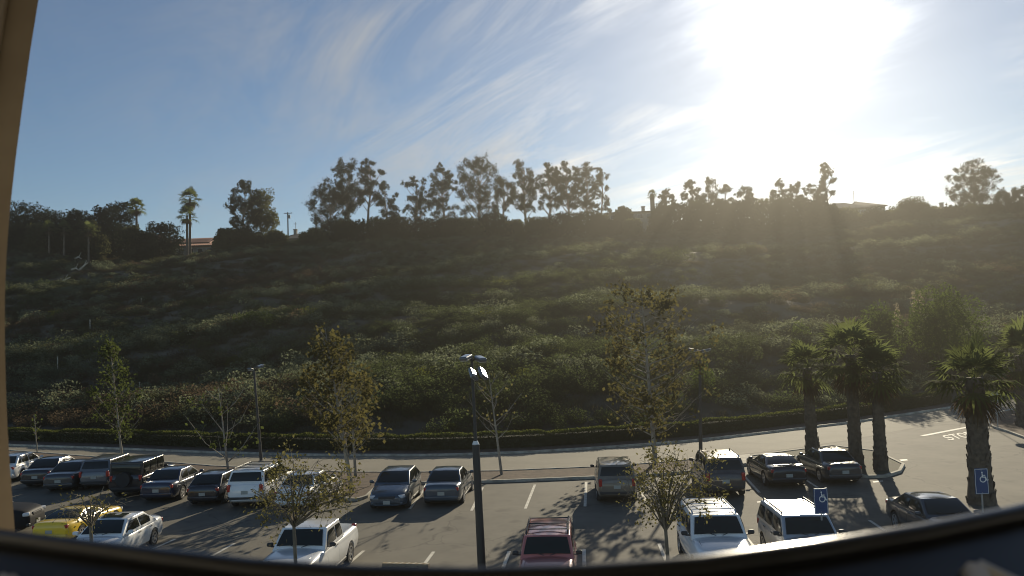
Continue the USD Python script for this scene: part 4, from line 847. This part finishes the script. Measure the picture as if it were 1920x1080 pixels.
far = [
 ('white_hatchback', 'white hatchback at the far left of the far row beside the window frame', 'car', (26, 850), 'hatch', p_white, {}),
 ('dark_sedan', 'black sedan with a sloping tail, second in the far row from the window frame', 'car', (99, 856), 'sedan', p_black, {}),
 ('dark_sedan', 'dark low sedan parked between the black sedan and the silver crossover', 'car', (143, 862), 'sedan', p_char, {}),
 ('grey_crossover', 'mid grey crossover between the dark low sedan and the boxy black off-roader', 'car', (200, 855), 'suv', p_grey, dict(scale=.93)),
 ('boxy_offroader', 'boxy black off-roader with a spare wheel on its back', 'off-road car', (258, 858), 'jeep', p_black, dict(spare=True)),
 ('dark_sedan', 'dark blue sedan right beside the boxy black off-roader', 'car', (325, 875), 'sedan', p_navy, {}),
 ('dark_hatchback', 'small dark hatchback between the dark blue sedan and the white car with the roof rack', 'car', (404, 883), 'hatch', p_black, dict(scale=.95)),
 ('white_suv', 'white sport utility car with a dark roof rack in the far row', 'car', (482, 872), 'suv', p_white, dict(rails=trim, bars=3)),
 ('white_sedan', 'white sedan half hidden by the olive tree, parked beside the mulch island', 'car', (573, 884), 'sedan', p_white, {}),
]
for nm, lb, ct, rp, kd, pm, kw in far:
    X = gp(*rp, 1.5)[0]; car(nm, lb, ct, rp, row_az(X), kd, pm, group=FAR, **kw)
car('grey_hatchback', 'blue-grey hatchback facing the camera right of the mulch island', 'car', (747, 876), 183.5, 'hatch', p_steel, group=FAR)
car('grey_sedan', 'blue-grey sedan seen from behind, right neighbour of the blue-grey hatchback', 'car', (839, 876), 4.5, 'sedan', p_steel, group=FAR)
car('tan_suv', 'tan sport utility car seen from behind, alone in the middle of the far row', 'car', (1152, 862), 4.0, 'suv', p_tan, group=FAR, scale=.96)
car('dark_suv', 'tall dark sport utility car seen from behind, behind the right olive tree', 'car', (1347, 849), 4.5, 'suv', p_bronze, group=FAR, rails=chrome, scale=1.02)
car('black_coupe', 'black coupe with a rear spoiler right of the tall dark sport utility car', 'car', (1456, 851), 2.0, 'coupe', p_black, group=FAR, wing=True)
car('dark_sedan', 'dark sedan parked beside the palm island', 'car', (1554, 840), 1.0, 'sedan', p_char, group=FAR)
# near row
car('yellow_coupe', 'yellow coupe with its tail to the camera', 'car', (140, 950), 3.0, 'coupe', p_yellow, group=NEAR, scale=.88)
car('white_sedan', 'white sedan with a sunroof parked right of the yellow coupe', 'car', (222, 964), 181.0, 'sedan', p_white, group=NEAR, sunroof=True)
car('white_pickup', 'white extended cab pickup truck with an open bed', 'pickup truck', (583, 978), 185.5, 'pickup', p_white, group=NEAR)
car('red_suv', 'faded red sport utility car with black mirrors and roof rails', 'car', (1028, 984), 184.5, 'suv', p_red, group=NEAR, scale=.92, rails=trim, bars=3)
car('white_suv', 'white sport utility car with a roof rack, nose to the camera', 'car', (1327, 947), 183.0, 'suv', p_white, group=NEAR, rails=chrome, bars=3)
car('silver_suv', 'silver crossover behind the blue accessible parking sign', 'car', (1487, 948), 182.0, 'suv', p_silver, group=NEAR, rails=trim, scale=.97)
car('dark_sedan', 'dark grey sedan in front of the thick palm at the right', 'car', (1745, 926), 181.0, 'sedan', p_char, group=NEAR)
car('black_suv', 'black sport utility car crossing the aisle, mostly behind the window frame', 'car', (-78, 925), 84.0, 'suv', p_flat)
# ---------------------------------------------------------------- lamp posts
pole_mat = mat('dark_bronze_pole', (0.055, 0.05, 0.045), rough=0.5, metal=0.3)
head_matl = mat('lamp_housing', (0.12, 0.12, 0.12), rough=0.35, metal=0.5, coat=1.0)
white_paint = mat('white_enamel', (0.75, 0.74, 0.70), rough=0.35)
conc = mat('concrete', (0.33, 0.31, 0.26), rough=0.9, vary=.2, scale=3)
lens_mat = mat('lamp_lens', (0.5, 0.5, 0.48), rough=0.2, coat=1.0)
def lamp_head(t, c, az, tilt, Lh=.56, Wh=.27):
    if tilt is None:                                    # a head whose flat top throws the sun towards the building
        world = np.array(t.GetAttribute('xformOp:translate').Get()) + c; n = CAM - world; n = n / np.linalg.norm(n) + SUN; n /= np.linalg.norm(n)
        x = np.array([math.cos(az), math.sin(az), 0]); x -= n * (x @ n); x /= np.linalg.norm(x); M = np.eye(4); M[:3, 0], M[:3, 1], M[:3, 2], M[:3, 3] = x, np.cross(n, x), n, c
        hd = rbox(Lh, Wh, .11, .03); hd.apply_transform(M); h = part(t, 'lamp_head', hd, head_matl, 30)
        ln = rbox(Lh * .8, Wh * .8, .03, .01, (0, 0, -.06)); ln.apply_transform(M); part(h, 'lens', ln, lens_mat); return
    hd = rbox(Lh, Wh, .13, .05); hd.apply_transform(trimesh.transformations.rotation_matrix(-tilt, [0, 1, 0])); hd.apply_transform(trimesh.transformations.rotation_matrix(az, [0, 0, 1])); hd.apply_translation(c)
    h = part(t, 'lamp_head', hd, head_matl, 30)
    ln = rbox(Lh * .8, Wh * .8, .03, .01, (0, 0, -.07)); ln.apply_transform(trimesh.transformations.rotation_matrix(-tilt, [0, 1, 0])); ln.apply_transform(trimesh.transformations.rotation_matrix(az, [0, 0, 1])); ln.apply_translation(c)
    part(h, 'lens', ln, lens_mat)
def lamp(label, base, top, r0, r1, heads, step=None):
    b = np.array(base, float); Y = b[1]; tp = atY(top[0], top[1], Y) - b; H = tp[2]
    t = thing('lamp_post', label, 'street lamp', b, 0, 'lamp posts of the parking lot')
    f = lambda h: np.array([tp[0] * h / H, tp[1] * h / H, h])
    part(t, 'footing', trimesh.creation.cylinder(r0 * 1.8, .16, sections=20, transform=T((0, 0, .08))), conc, 30)
    if step:
        part(t, 'lower_pole', tube([f(.1), f(step)], [r0, r0 * .86], 12), pole_mat, 30); part(t, 'collar', tube([f(step - .02), f(step + .10)], [r0 * .9, r0 * .5], 12), white_paint)
        part(t, 'upper_pole', tube([f(step), f(H)], [r0 * .42, r1], 10), pole_mat, 30)
    else: part(t, 'pole', tube([f(.1), f(H)], [r0, r1], 10), pole_mat, 30)
    for dx, dy, dz, az, tilt in heads:
        e = f(H + dz) + [dx, dy, 0]; part(t, 'arm', tube([f(H + dz - .1), f(H + dz) * [1, 1, 1] + np.array([dx, dy, 0]) * .55 + [0, 0, .03], e], .03, 6), pole_mat)
        lamp_head(t, e, az, tilt)
    return t
b = atY(906, 1140, 26.0); b[2] = 0
lamp('big lamp post in the foreground with four heads and a thick lower pole', b, (884, 668), .135, .045,
     [(-.16, -.35, -.02, -1.9, -.15), (.30, -.25, -.08, -1.2, -.15), (.06, -.45, -.56, -1.0, None), (.36, -.4, -.54, -1.0, None)], step=4.15)
g = gp(490, 868); lamp('slim lamp post behind the white car with the roof rack', g, (476, 692), .10, .06, [(-.05, -.4, .0, -1.6, .2), (.25, .45, .15, 1.2, .2)])
g = gp(1314, 862); lamp('slim lamp post beside the dark sport utility car', g, (1312, 657), .11, .06, [(-.35, .1, .05, 2.9, .2), (.35, -.1, .0, -.4, .2)])

# ---------------------------------------------------------------- signs
blue = mat('sign_blue', (0.02, 0.055, 0.15), rough=0.45); steel = mat('galvanised_steel', (0.32, 0.32, 0.31), rough=0.45, metal=.7)
def isa(h):
    """the wheelchair symbol, h tall, in the xy plane"""
    def p(x, y): return (x * h, y * h)
    g = [Point(p(.40, .93)).buffer(.075 * h), LineString([p(.41, .80), p(.43, .50), p(.70, .50), p(.82, .20), p(.94, .24)]).buffer(.045 * h), LineString([p(.42, .66), p(.66, .66)]).buffer(.04 * h)]
    c = Point(p(.46, .30)); ring = c.buffer(.30 * h).difference(c.buffer(.215 * h)); ring = ring.difference(Polygon([p(.44, .52), p(.44, .8), p(1, .8), p(1, .32), p(.72, .42), p(.62, .52)]))
    return unary_union(g + [ring])
def upright(m, o, u, v):
    n = np.cross(u, v); q = np.array(m.vertices); return trimesh.Trimesh(o + q[:, :1] * u + q[:, 1:2] * v + q[:, 2:3] * n, m.faces, process=False)
def access_sign(label, Y, cx, top, bot, wpx, tilt=0.0, yaw=0.0):
    s = FPX / Y; c = atY(cx, top, Y); z1 = c[2]; Hs = (bot - top) / s; W = wpx / s
    t = thing('parking_sign', label, 'sign', (c[0], Y, 0), yaw, 'accessible parking signs')
    u, v = np.array([1.0, 0, 0]), np.array([0, 0, 1.0])
    pl = trimesh.creation.extrude_polygon(Polygon([(-W / 2, 0), (W / 2, 0), (W / 2, Hs), (-W / 2, Hs)]).buffer(-.02).buffer(.02, 4), .012, engine='earcut')
    plate = part(t, 'plate', upright(pl, np.array([0, -.02, z1 - Hs]), u, v), blue)
    hs = Hs * .42
    part(plate, 'wheelchair_symbol', upright(slab(isa(hs), 0, .003), np.array([-.26 * W, -.0325, z1 - Hs * .55]), u, v), white_paint)
    rim_ = Polygon([(-W / 2 + .015, .015), (W / 2 - .015, .015), (W / 2 - .015, Hs - .015), (-W / 2 + .015, Hs - .015)]); part(plate, 'border', upright(slab(rim_.difference(rim_.buffer(-.012)), 0, .003), np.array([0, -.0325, z1 - Hs]), u, v), white_paint)
    for zz in (.06, Hs - .06): part(plate, 'bolt', trimesh.creation.cylinder(.012, .012, sections=8, transform=trimesh.transformations.translation_matrix((0, -.036, z1 - Hs + zz)) @ trimesh.transformations.rotation_matrix(math.pi / 2, [1, 0, 0])), steel)
    part(t, 'post', box(.05, .03, z1, (0, .01, z1 / 2 - .02)), steel)
    return t
access_sign('blue sign with a white wheelchair symbol standing before the silver crossover', 25.2, 1537.5, 915, 962, 26)
access_sign('blue wheelchair sign standing in front of the thick palm trunk', 26.5, 1838, 878, 925, 25)
# stop sign at the corner island: octagon on a post, its back and edge towards the camera
b = gp(1871, 806, .1); t = thing('stop_sign', 'octagonal stop sign on a post at the corner island, seen from behind', 'sign', b, math.radians(-20))
octo = Polygon([(.38 * math.cos(a), .38 * math.sin(a)) for a in np.arange(8) * math.pi / 4 + math.pi / 8])
m = trimesh.creation.extrude_polygon(octo, .006, engine='earcut'); m.apply_transform(trimesh.transformations.rotation_matrix(math.pi / 2, [1, 0, 0])); m.apply_translation((0, -.03, 2.15)); 
pl = part(t, 'plate', m, steel)
fc = trimesh.creation.extrude_polygon(octo.buffer(-.012), .004, engine='earcut'); fc.apply_transform(trimesh.transformations.rotation_matrix(math.pi / 2, [1, 0, 0])); fc.apply_translation((0, .004 - .03 + .004, 2.15)); part(pl, 'red_face', fc, mat('sign_red', (.4, .02, .02), rough=.4))
tx = meshkit.text_mesh('STOP', .22, .003, bold=True); w_ = tx.bounds[1][0]; q = np.array(tx.vertices); part(pl, 'lettering', trimesh.Trimesh(np.column_stack([w_ / 2 - q[:, 0], -.019 + q[:, 2], q[:, 1] + 2.04]), tx.faces, process=False), white_paint)
part(t, 'post', box(.05, .05, 2.6, (0, -.06, 1.3)), steel)

# striped wheel stop near the bottom edge
a, c = gp(718, 1058.5, .08), gp(804, 1060.5, .08); d = c - a; Lw = np.linalg.norm(d); t = thing('wheel_stop', 'tan wheel stop with slanted pale stripes beside a stall line', 'wheel stop', ((a + c) / 2) * [1, 1, 0], math.atan2(d[1], d[0]))
tanc = mat('tan_concrete', (0.34, 0.26, 0.15), rough=0.9, vary=.2, scale=6)
prof = Polygon([(-.10, 0), (.10, 0), (.075, .13), (-.075, .13)]); e = trimesh.creation.extrude_polygon(prof, Lw, engine='earcut'); q = np.array(e.vertices); e.vertices = np.column_stack([q[:, 2] - Lw / 2, q[:, 0], q[:, 1] + .012]); e.fix_normals(); part(t, 'block', e, tanc)
for k in range(7):
    x = -Lw / 2 + .14 + k * (Lw - .28) / 6; w_ = .07
    part(t, 'stripe', trimesh.Trimesh([(x, -.0775, .1455), (x + w_, -.0775, .1455), (x + w_ + .09, .0775, .1455), (x + .09, .0775, .1455)], [[0, 1, 2], [0, 2, 3]], process=False), mat('pale_stripe', (.62, .56, .42), rough=.8))
# manhole cover and leaf litter on the lot
# ---------------------------------------------------------------- houses, pole on the ridge
def ridge_at(x, y, Y): p = atY(x, y, Y); return p
stucco = mat('stucco', (0.30, 0.27, 0.22), rough=.9, vary=.12, scale=1.0); tile = mat('terracotta_tile', (0.36, 0.15, 0.085), rough=.8, vary=.25, scale=4); dark_roof = mat('dark_shingle', (0.07, 0.058, 0.05), rough=.9, vary=.2, scale=3)
win = mat('house_window', (0.02, 0.025, 0.03), rough=.08); timber = mat('eave_timber', (0.12, 0.09, 0.065), rough=.8)
def gable(w, d, h, rise, over=.5, hip=0.0):
    """a roof: ridge along x, eaves at z=h"""
    w2, d2 = w / 2 + over, d / 2 + over; r = w2 - hip
    v = [(-w2, -d2, h), (w2, -d2, h), (w2, d2, h), (-w2, d2, h), (-r, 0, h + rise), (r, 0, h + rise)]; v += [(x, y, z - .22) for x, y, z in v[:4]]
    f = [[0, 1, 5], [0, 5, 4], [2, 3, 4], [2, 4, 5], [1, 2, 5], [3, 0, 4], [6, 7, 1], [6, 1, 0], [7, 8, 2], [7, 2, 1], [8, 9, 3], [8, 3, 2], [9, 6, 0], [9, 0, 3], [6, 8, 7], [6, 9, 8]]
    return trimesh.Trimesh(v, f, process=False)
def tile_ribs(w, d, h, rise, over, step=.5, hip=0.0):
    ms = []; n = int((w + 2 * over) / step)
    for k in range(n):
        x = -w / 2 - over + (k + .5) * step; e = min(1.0, (w / 2 + over - abs(x)) / hip) if hip else 1.0
        ms.append(tube([(x, -d / 2 - over, h + .02), (x, -(d / 2 + over) * (1 - e), h + rise * e + .02)], .09, 5))
    return ms
def house(label, x0, x1, ytop, yeave, ybase, Y, D, rm, hip=0.0, nwin=3, tiles=False, chimney=None, antenna=None, wallm=stucco, sink=0.0, cross=None):
    s = FPX / Y; l, r = atY(x0, ybase, Y), atY(x1, ybase, Y); c = (l + r) / 2; gz = min(c[2], float(terrain(c[0], Y))) - .5; w = r[0] - l[0]
    ze = atY((x0 + x1) / 2, yeave, Y)[2] - gz; zr = atY((x0 + x1) / 2, ytop, Y)[2] - gz; rise = zr - ze
    t = thing('house', label, 'house', (c[0], Y + D / 2, gz), 0, None)
    part(t, 'wall', box(w, D, ze - .05, (0, 0, (ze - .05) / 2)), wallm)
    rf = part(t, 'roof', gable(w, D, ze, rise, .5, hip), rm)
    if tiles:
        for rb in tile_ribs(w, D, ze, rise, .5, .55, hip): part(rf, 'tile_row', rb, rm)
    part(t, 'fascia', box(w + 1.0, .08, .22, (0, -D / 2 - .545, ze - .12)), timber)
    for k in range(nwin):
        x = -w / 2 + (k + .5) * w / nwin; f_ = part(t, 'window', box(min(1.5, w / nwin * .6), .10, 1.15, (x, -D / 2 - .02, ze - 1.25)), mat('window_frame', (.5, .48, .43), rough=.6)); part(f_, 'pane', box(min(1.5, w / nwin * .6) - .16, .10, .99, (x, -D / 2 - .035, ze - 1.25)), win)
    if chimney:
        cx = atY(chimney[0], chimney[1], Y + D / 2); part(rf, 'chimney', cat_([box(.8, .8, 3, (cx[0] - c[0], 0, cx[2] - gz - 1.5)), box(1.0, 1.0, .2, (cx[0] - c[0], 0, cx[2] - gz - .1))]), stucco)
    if antenna:
        ax = atY(antenna[0], antenna[1], Y + D / 2); hh = ax[2] - gz; part(rf, 'antenna', cat_([tube([(ax[0] - c[0], .3, zr - .3), (ax[0] - c[0], .3, hh)], .07, 5), box(.9, .04, .05, (ax[0] - c[0], .3, hh - .3)), box(.6, .04, .05, (ax[0] - c[0], .3, hh - .7))]), steel)
    return t
house('house wing with a terracotta tile roof and long upper ridge behind the twin palms', 322, 391, 443, 455.5, 464, 200, 9, tile, tiles=True, nwin=4)
house('low terracotta tiled porch wing with a pale wall in front of the twin palms', 313, 402, 455.5, 461, 474, 192, 5, tile, tiles=True, nwin=5)
house('small tiled house part left of the round dark tree', 262, 292, 438, 447, 466, 203, 8, tile, tiles=True, nwin=2)
house('dark gabled house roof with chimney and antenna beside the utility pole', 518, 588, 433, 447, 452, 203, 12, dark_roof, hip=4.0, nwin=3, chimney=(554, 430), antenna=(553, 416))
house('flat lying house roof with a chimney left of the stout palm', 1142, 1226, 393, 397, 428, 204, 9, dark_roof, nwin=5, chimney=(1205.5, 387))
house('left gabled house on the right part of the ridge, with a thin antenna', 1552, 1632, 374, 390, 402, 206, 12, dark_roof, hip=4.5, nwin=3, antenna=(1601, 357))
house('hipped house with the taller peak right of the thin antenna', 1595, 1660, 370, 386, 402, 214, 14, dark_roof, hip=5.5, nwin=3)
house('long low roofed house with a small chimney left of the lone large eucalyptus', 1738, 1830, 381, 392, 404, 212, 12, dark_roof, hip=5.0, nwin=4, chimney=(1765, 380))
# utility pole
p = ridge_base(540, 430, 196.0); H = atY(539, 398, 196.0)[2] - p[2]; t = thing('utility_pole', 'wooden utility pole with a transformer right of the dense column tree', 'utility pole', p, 0)
pw = mat('pole_timber', (.10, .08, .06), rough=.9); part(t, 'pole', tube([(0, 0, 0), (0, 0, H)], [.2, .14], 8), pw); part(t, 'cross_arm', box(2.0, .12, .14, (.1, 0, H - .25)), pw); part(t, 'transformer', trimesh.creation.cylinder(.26, .9, sections=14, transform=T((.42, -.1, H - 1.1))), steel, 30)
for x in (-.7, .0, .85): part(t, 'insulator', trimesh.creation.cylinder(.06, .22, sections=8, transform=T((x + .1, 0, H - .06))), white_paint)
# white garden parasols far left
for i, (x, y) in enumerate([(72, 462), (178, 459)]):
    Y = 188.0; p = atY(x, y, Y); g = float(terrain(p[0], Y)); t = thing('garden_parasol', ('small pale parasol on the ridge near the window frame', 'small pale parasol under the low palms right of the other one')[i], 'parasol', (p[0], Y, g), 0)
    H = max(1.6, p[2] - g); part(t, 'pole', tube([(0, 0, 0), (0, 0, H)], .05, 6), white_paint); part(t, 'canopy', trimesh.creation.cone(.55, .35, sections=10, transform=T((0, 0, H - .1))), white_paint)

# ---------------------------------------------------------------- the window the camera looks out of
jamb_mat = mat('jamb_paint', (0.34, 0.28, 0.20), rough=0.45, color2=(0.24, 0.19, 0.135), scale=9); sill_mat = mat('dark_sill', (0.03, 0.03, 0.031), rough=0.4, spec=.4); lat_mat = mat('lattice_cord', (0.65, 0.62, 0.55), rough=.6); lip_mat = mat('sill_lip', (0.03, 0.03, 0.03), rough=0.22, spec=.6)
jt = thing('window_jamb', 'tan painted window jamb close to the camera on the left edge', 'window frame', (0, 0, 0))
jd = .62
edge = [(84, -60), (72, 0), (56, 100), (42, 200), (29, 300), (18, 400), (12, 480), (9, 560), (9, 640), (11, 720), (14, 800), (19, 880), (27, 985), (34, 1060), (40, 1120)]
E = np.array([atY(x, y, jd) for x, y in edge]); out = np.array([-.40, 0, 0]); dp = np.array([-.13, .14, 0])
v = np.vstack([E, E + out, E + out + dp, E + dp]); n = len(E); f = []
for k in range(n - 1):
    for a in range(4): b2 = (a + 1) % 4; f += [[a * n + k, a * n + k + 1, b2 * n + k + 1], [a * n + k, b2 * n + k + 1, b2 * n + k]]
f += [[0, n, 2 * n], [0, 2 * n, 3 * n], [n - 1, 3 * n - 1, 2 * n - 1], [n - 1, 4 * n - 1, 3 * n - 1]]
jm = trimesh.Trimesh(v, f, process=False); jm.fix_normals(); part(jt, 'profile', jm, jamb_mat)
part(jt, 'bead', tube([e + np.array([-.028, -.004, 0]) for e in E], .006, 6), jamb_mat, True)
# dark curved tray with lattice on its front, right before the lens
sl = thing('window_tray', 'dark curved sill tray with a diamond lattice along the bottom edge of the view', 'window sill', (0, 0, 0))
rim_px = [(-260, 955), (-120, 978), (0, 1002), (160, 1022), (330, 1042), (500, 1062), (700, 1075), (900, 1079), (1100, 1073), (1300, 1058), (1500, 1031), (1700, 998), (1860, 966), (1960, 943), (2150, 898)]
zr = -0.047
R_ = []
for x, y in rim_px:
    d = ray(x, y); R_.append(CAM + d * (zr / d[2]))
R_ = np.array(R_); nrm = np.gradient(R_, axis=0); nrm = np.column_stack([-nrm[:, 1], nrm[:, 0], nrm[:, 2] * 0]); nrm /= -np.linalg.norm(nrm, axis=1, keepdims=True)
prof = [(0.0, 0.0), (.004, -.0005), (.010, -.004), (.060, -.034), (.060, -.09), (-.004, -.09), (-.004, -.012), (-.003, -.003)]
v = np.vstack([R_ + nrm * a + [0, 0, b2] for a, b2 in prof]); n, m = len(R_), len(prof); f = []
for k in range(n - 1):
    for a in range(m): c2 = (a + 1) % m; f += [[a * n + k, c2 * n + k, c2 * n + k + 1], [a * n + k, c2 * n + k + 1, a * n + k + 1]]
tr = trimesh.Trimesh(v, f, process=False); tr.fix_normals(); part(sl, 'tray', tr, sill_mat, 50)
part(sl, 'lip', tube(R_ + nrm * .004 + [0, 0, .0006], .0022, 8), lip_mat, True)
ln = np.r_[0, np.cumsum(np.linalg.norm(np.diff(R_, axis=0), axis=1))]
def on_rim(s_, w): return np.array([np.interp(s_, ln, R_[:, k]) for k in range(3)]) + np.array([np.interp(s_, ln, nrm[:, k]) for k in range(3)]) * (.010 + .05 * w) + [0, 0, -.004 - .03 * w + .001]
s_ = 0.0; stp = .034
while s_ < ln[-1] - stp:
    for a, b2 in ((.08, .95), (.95, .08)):
        part(sl, 'lattice_bar', tube([on_rim(s_ + stp * u, a + (b2 - a) * u) for u in (0, .5, 1)], .0030, 6), lat_mat, True)
    s_ += stp
# the room behind the window
wall_mat = mat('room_paint', (0.5, 0.48, 0.44), rough=.9)
rm = []
x0, x1, y0, y1, z0, z1 = -2.3, 2.2, -4.0, .80, 6.4, 9.5
rm = [box(x1 - x0 + 2.4, .2, z1 - z0 + .4, ((x0 + x1) / 2, y0 - .1, (z0 + z1) / 2)), box(.2, y1 - y0, z1 - z0 + .4, (x0 - .1 - .35, (y0 + y1) / 2, (z0 + z1) / 2)), box(.2, y1 - y0, z1 - z0 + .4, (x1 + .1, (y0 + y1) / 2, (z0 + z1) / 2)), box(x1 - x0 + 2, y1 - y0, .2, ((x0 + x1) / 2, (y0 + y1) / 2 - .1, z1 + .1)), box(x1 - x0 + 2, y1 - y0, .2, ((x0 + x1) / 2, (y0 + y1) / 2 - .1, z0 - .1))]
room = thing('room', None, None, kind='structure')
rm += [box(4.4, .46, .05, (0, .17, 7.636)), box(4.4, .10, 1.25, (0, .34, 6.985))]
for nm, mm in zip(('back_wall', 'side_wall', 'side_wall', 'ceiling', 'floor', 'sill_board', 'parapet'), rm): part(room, nm, mm, wall_mat)
# ---------------------------------------------------------------- air
HAZE = 0.00023
hz = usdkit.material(stage, '/World/Looks/haze_air', {'v': ('principled_volume', {'color': (0.96, 0.93, 0.85), 'density': HAZE, 'anisotropy': 0.74})}, surface=None, volume='v.volume')
solo('haze', box(664, 664, 54.2, (0, 0, 26.1)), hz, kind='stuff')
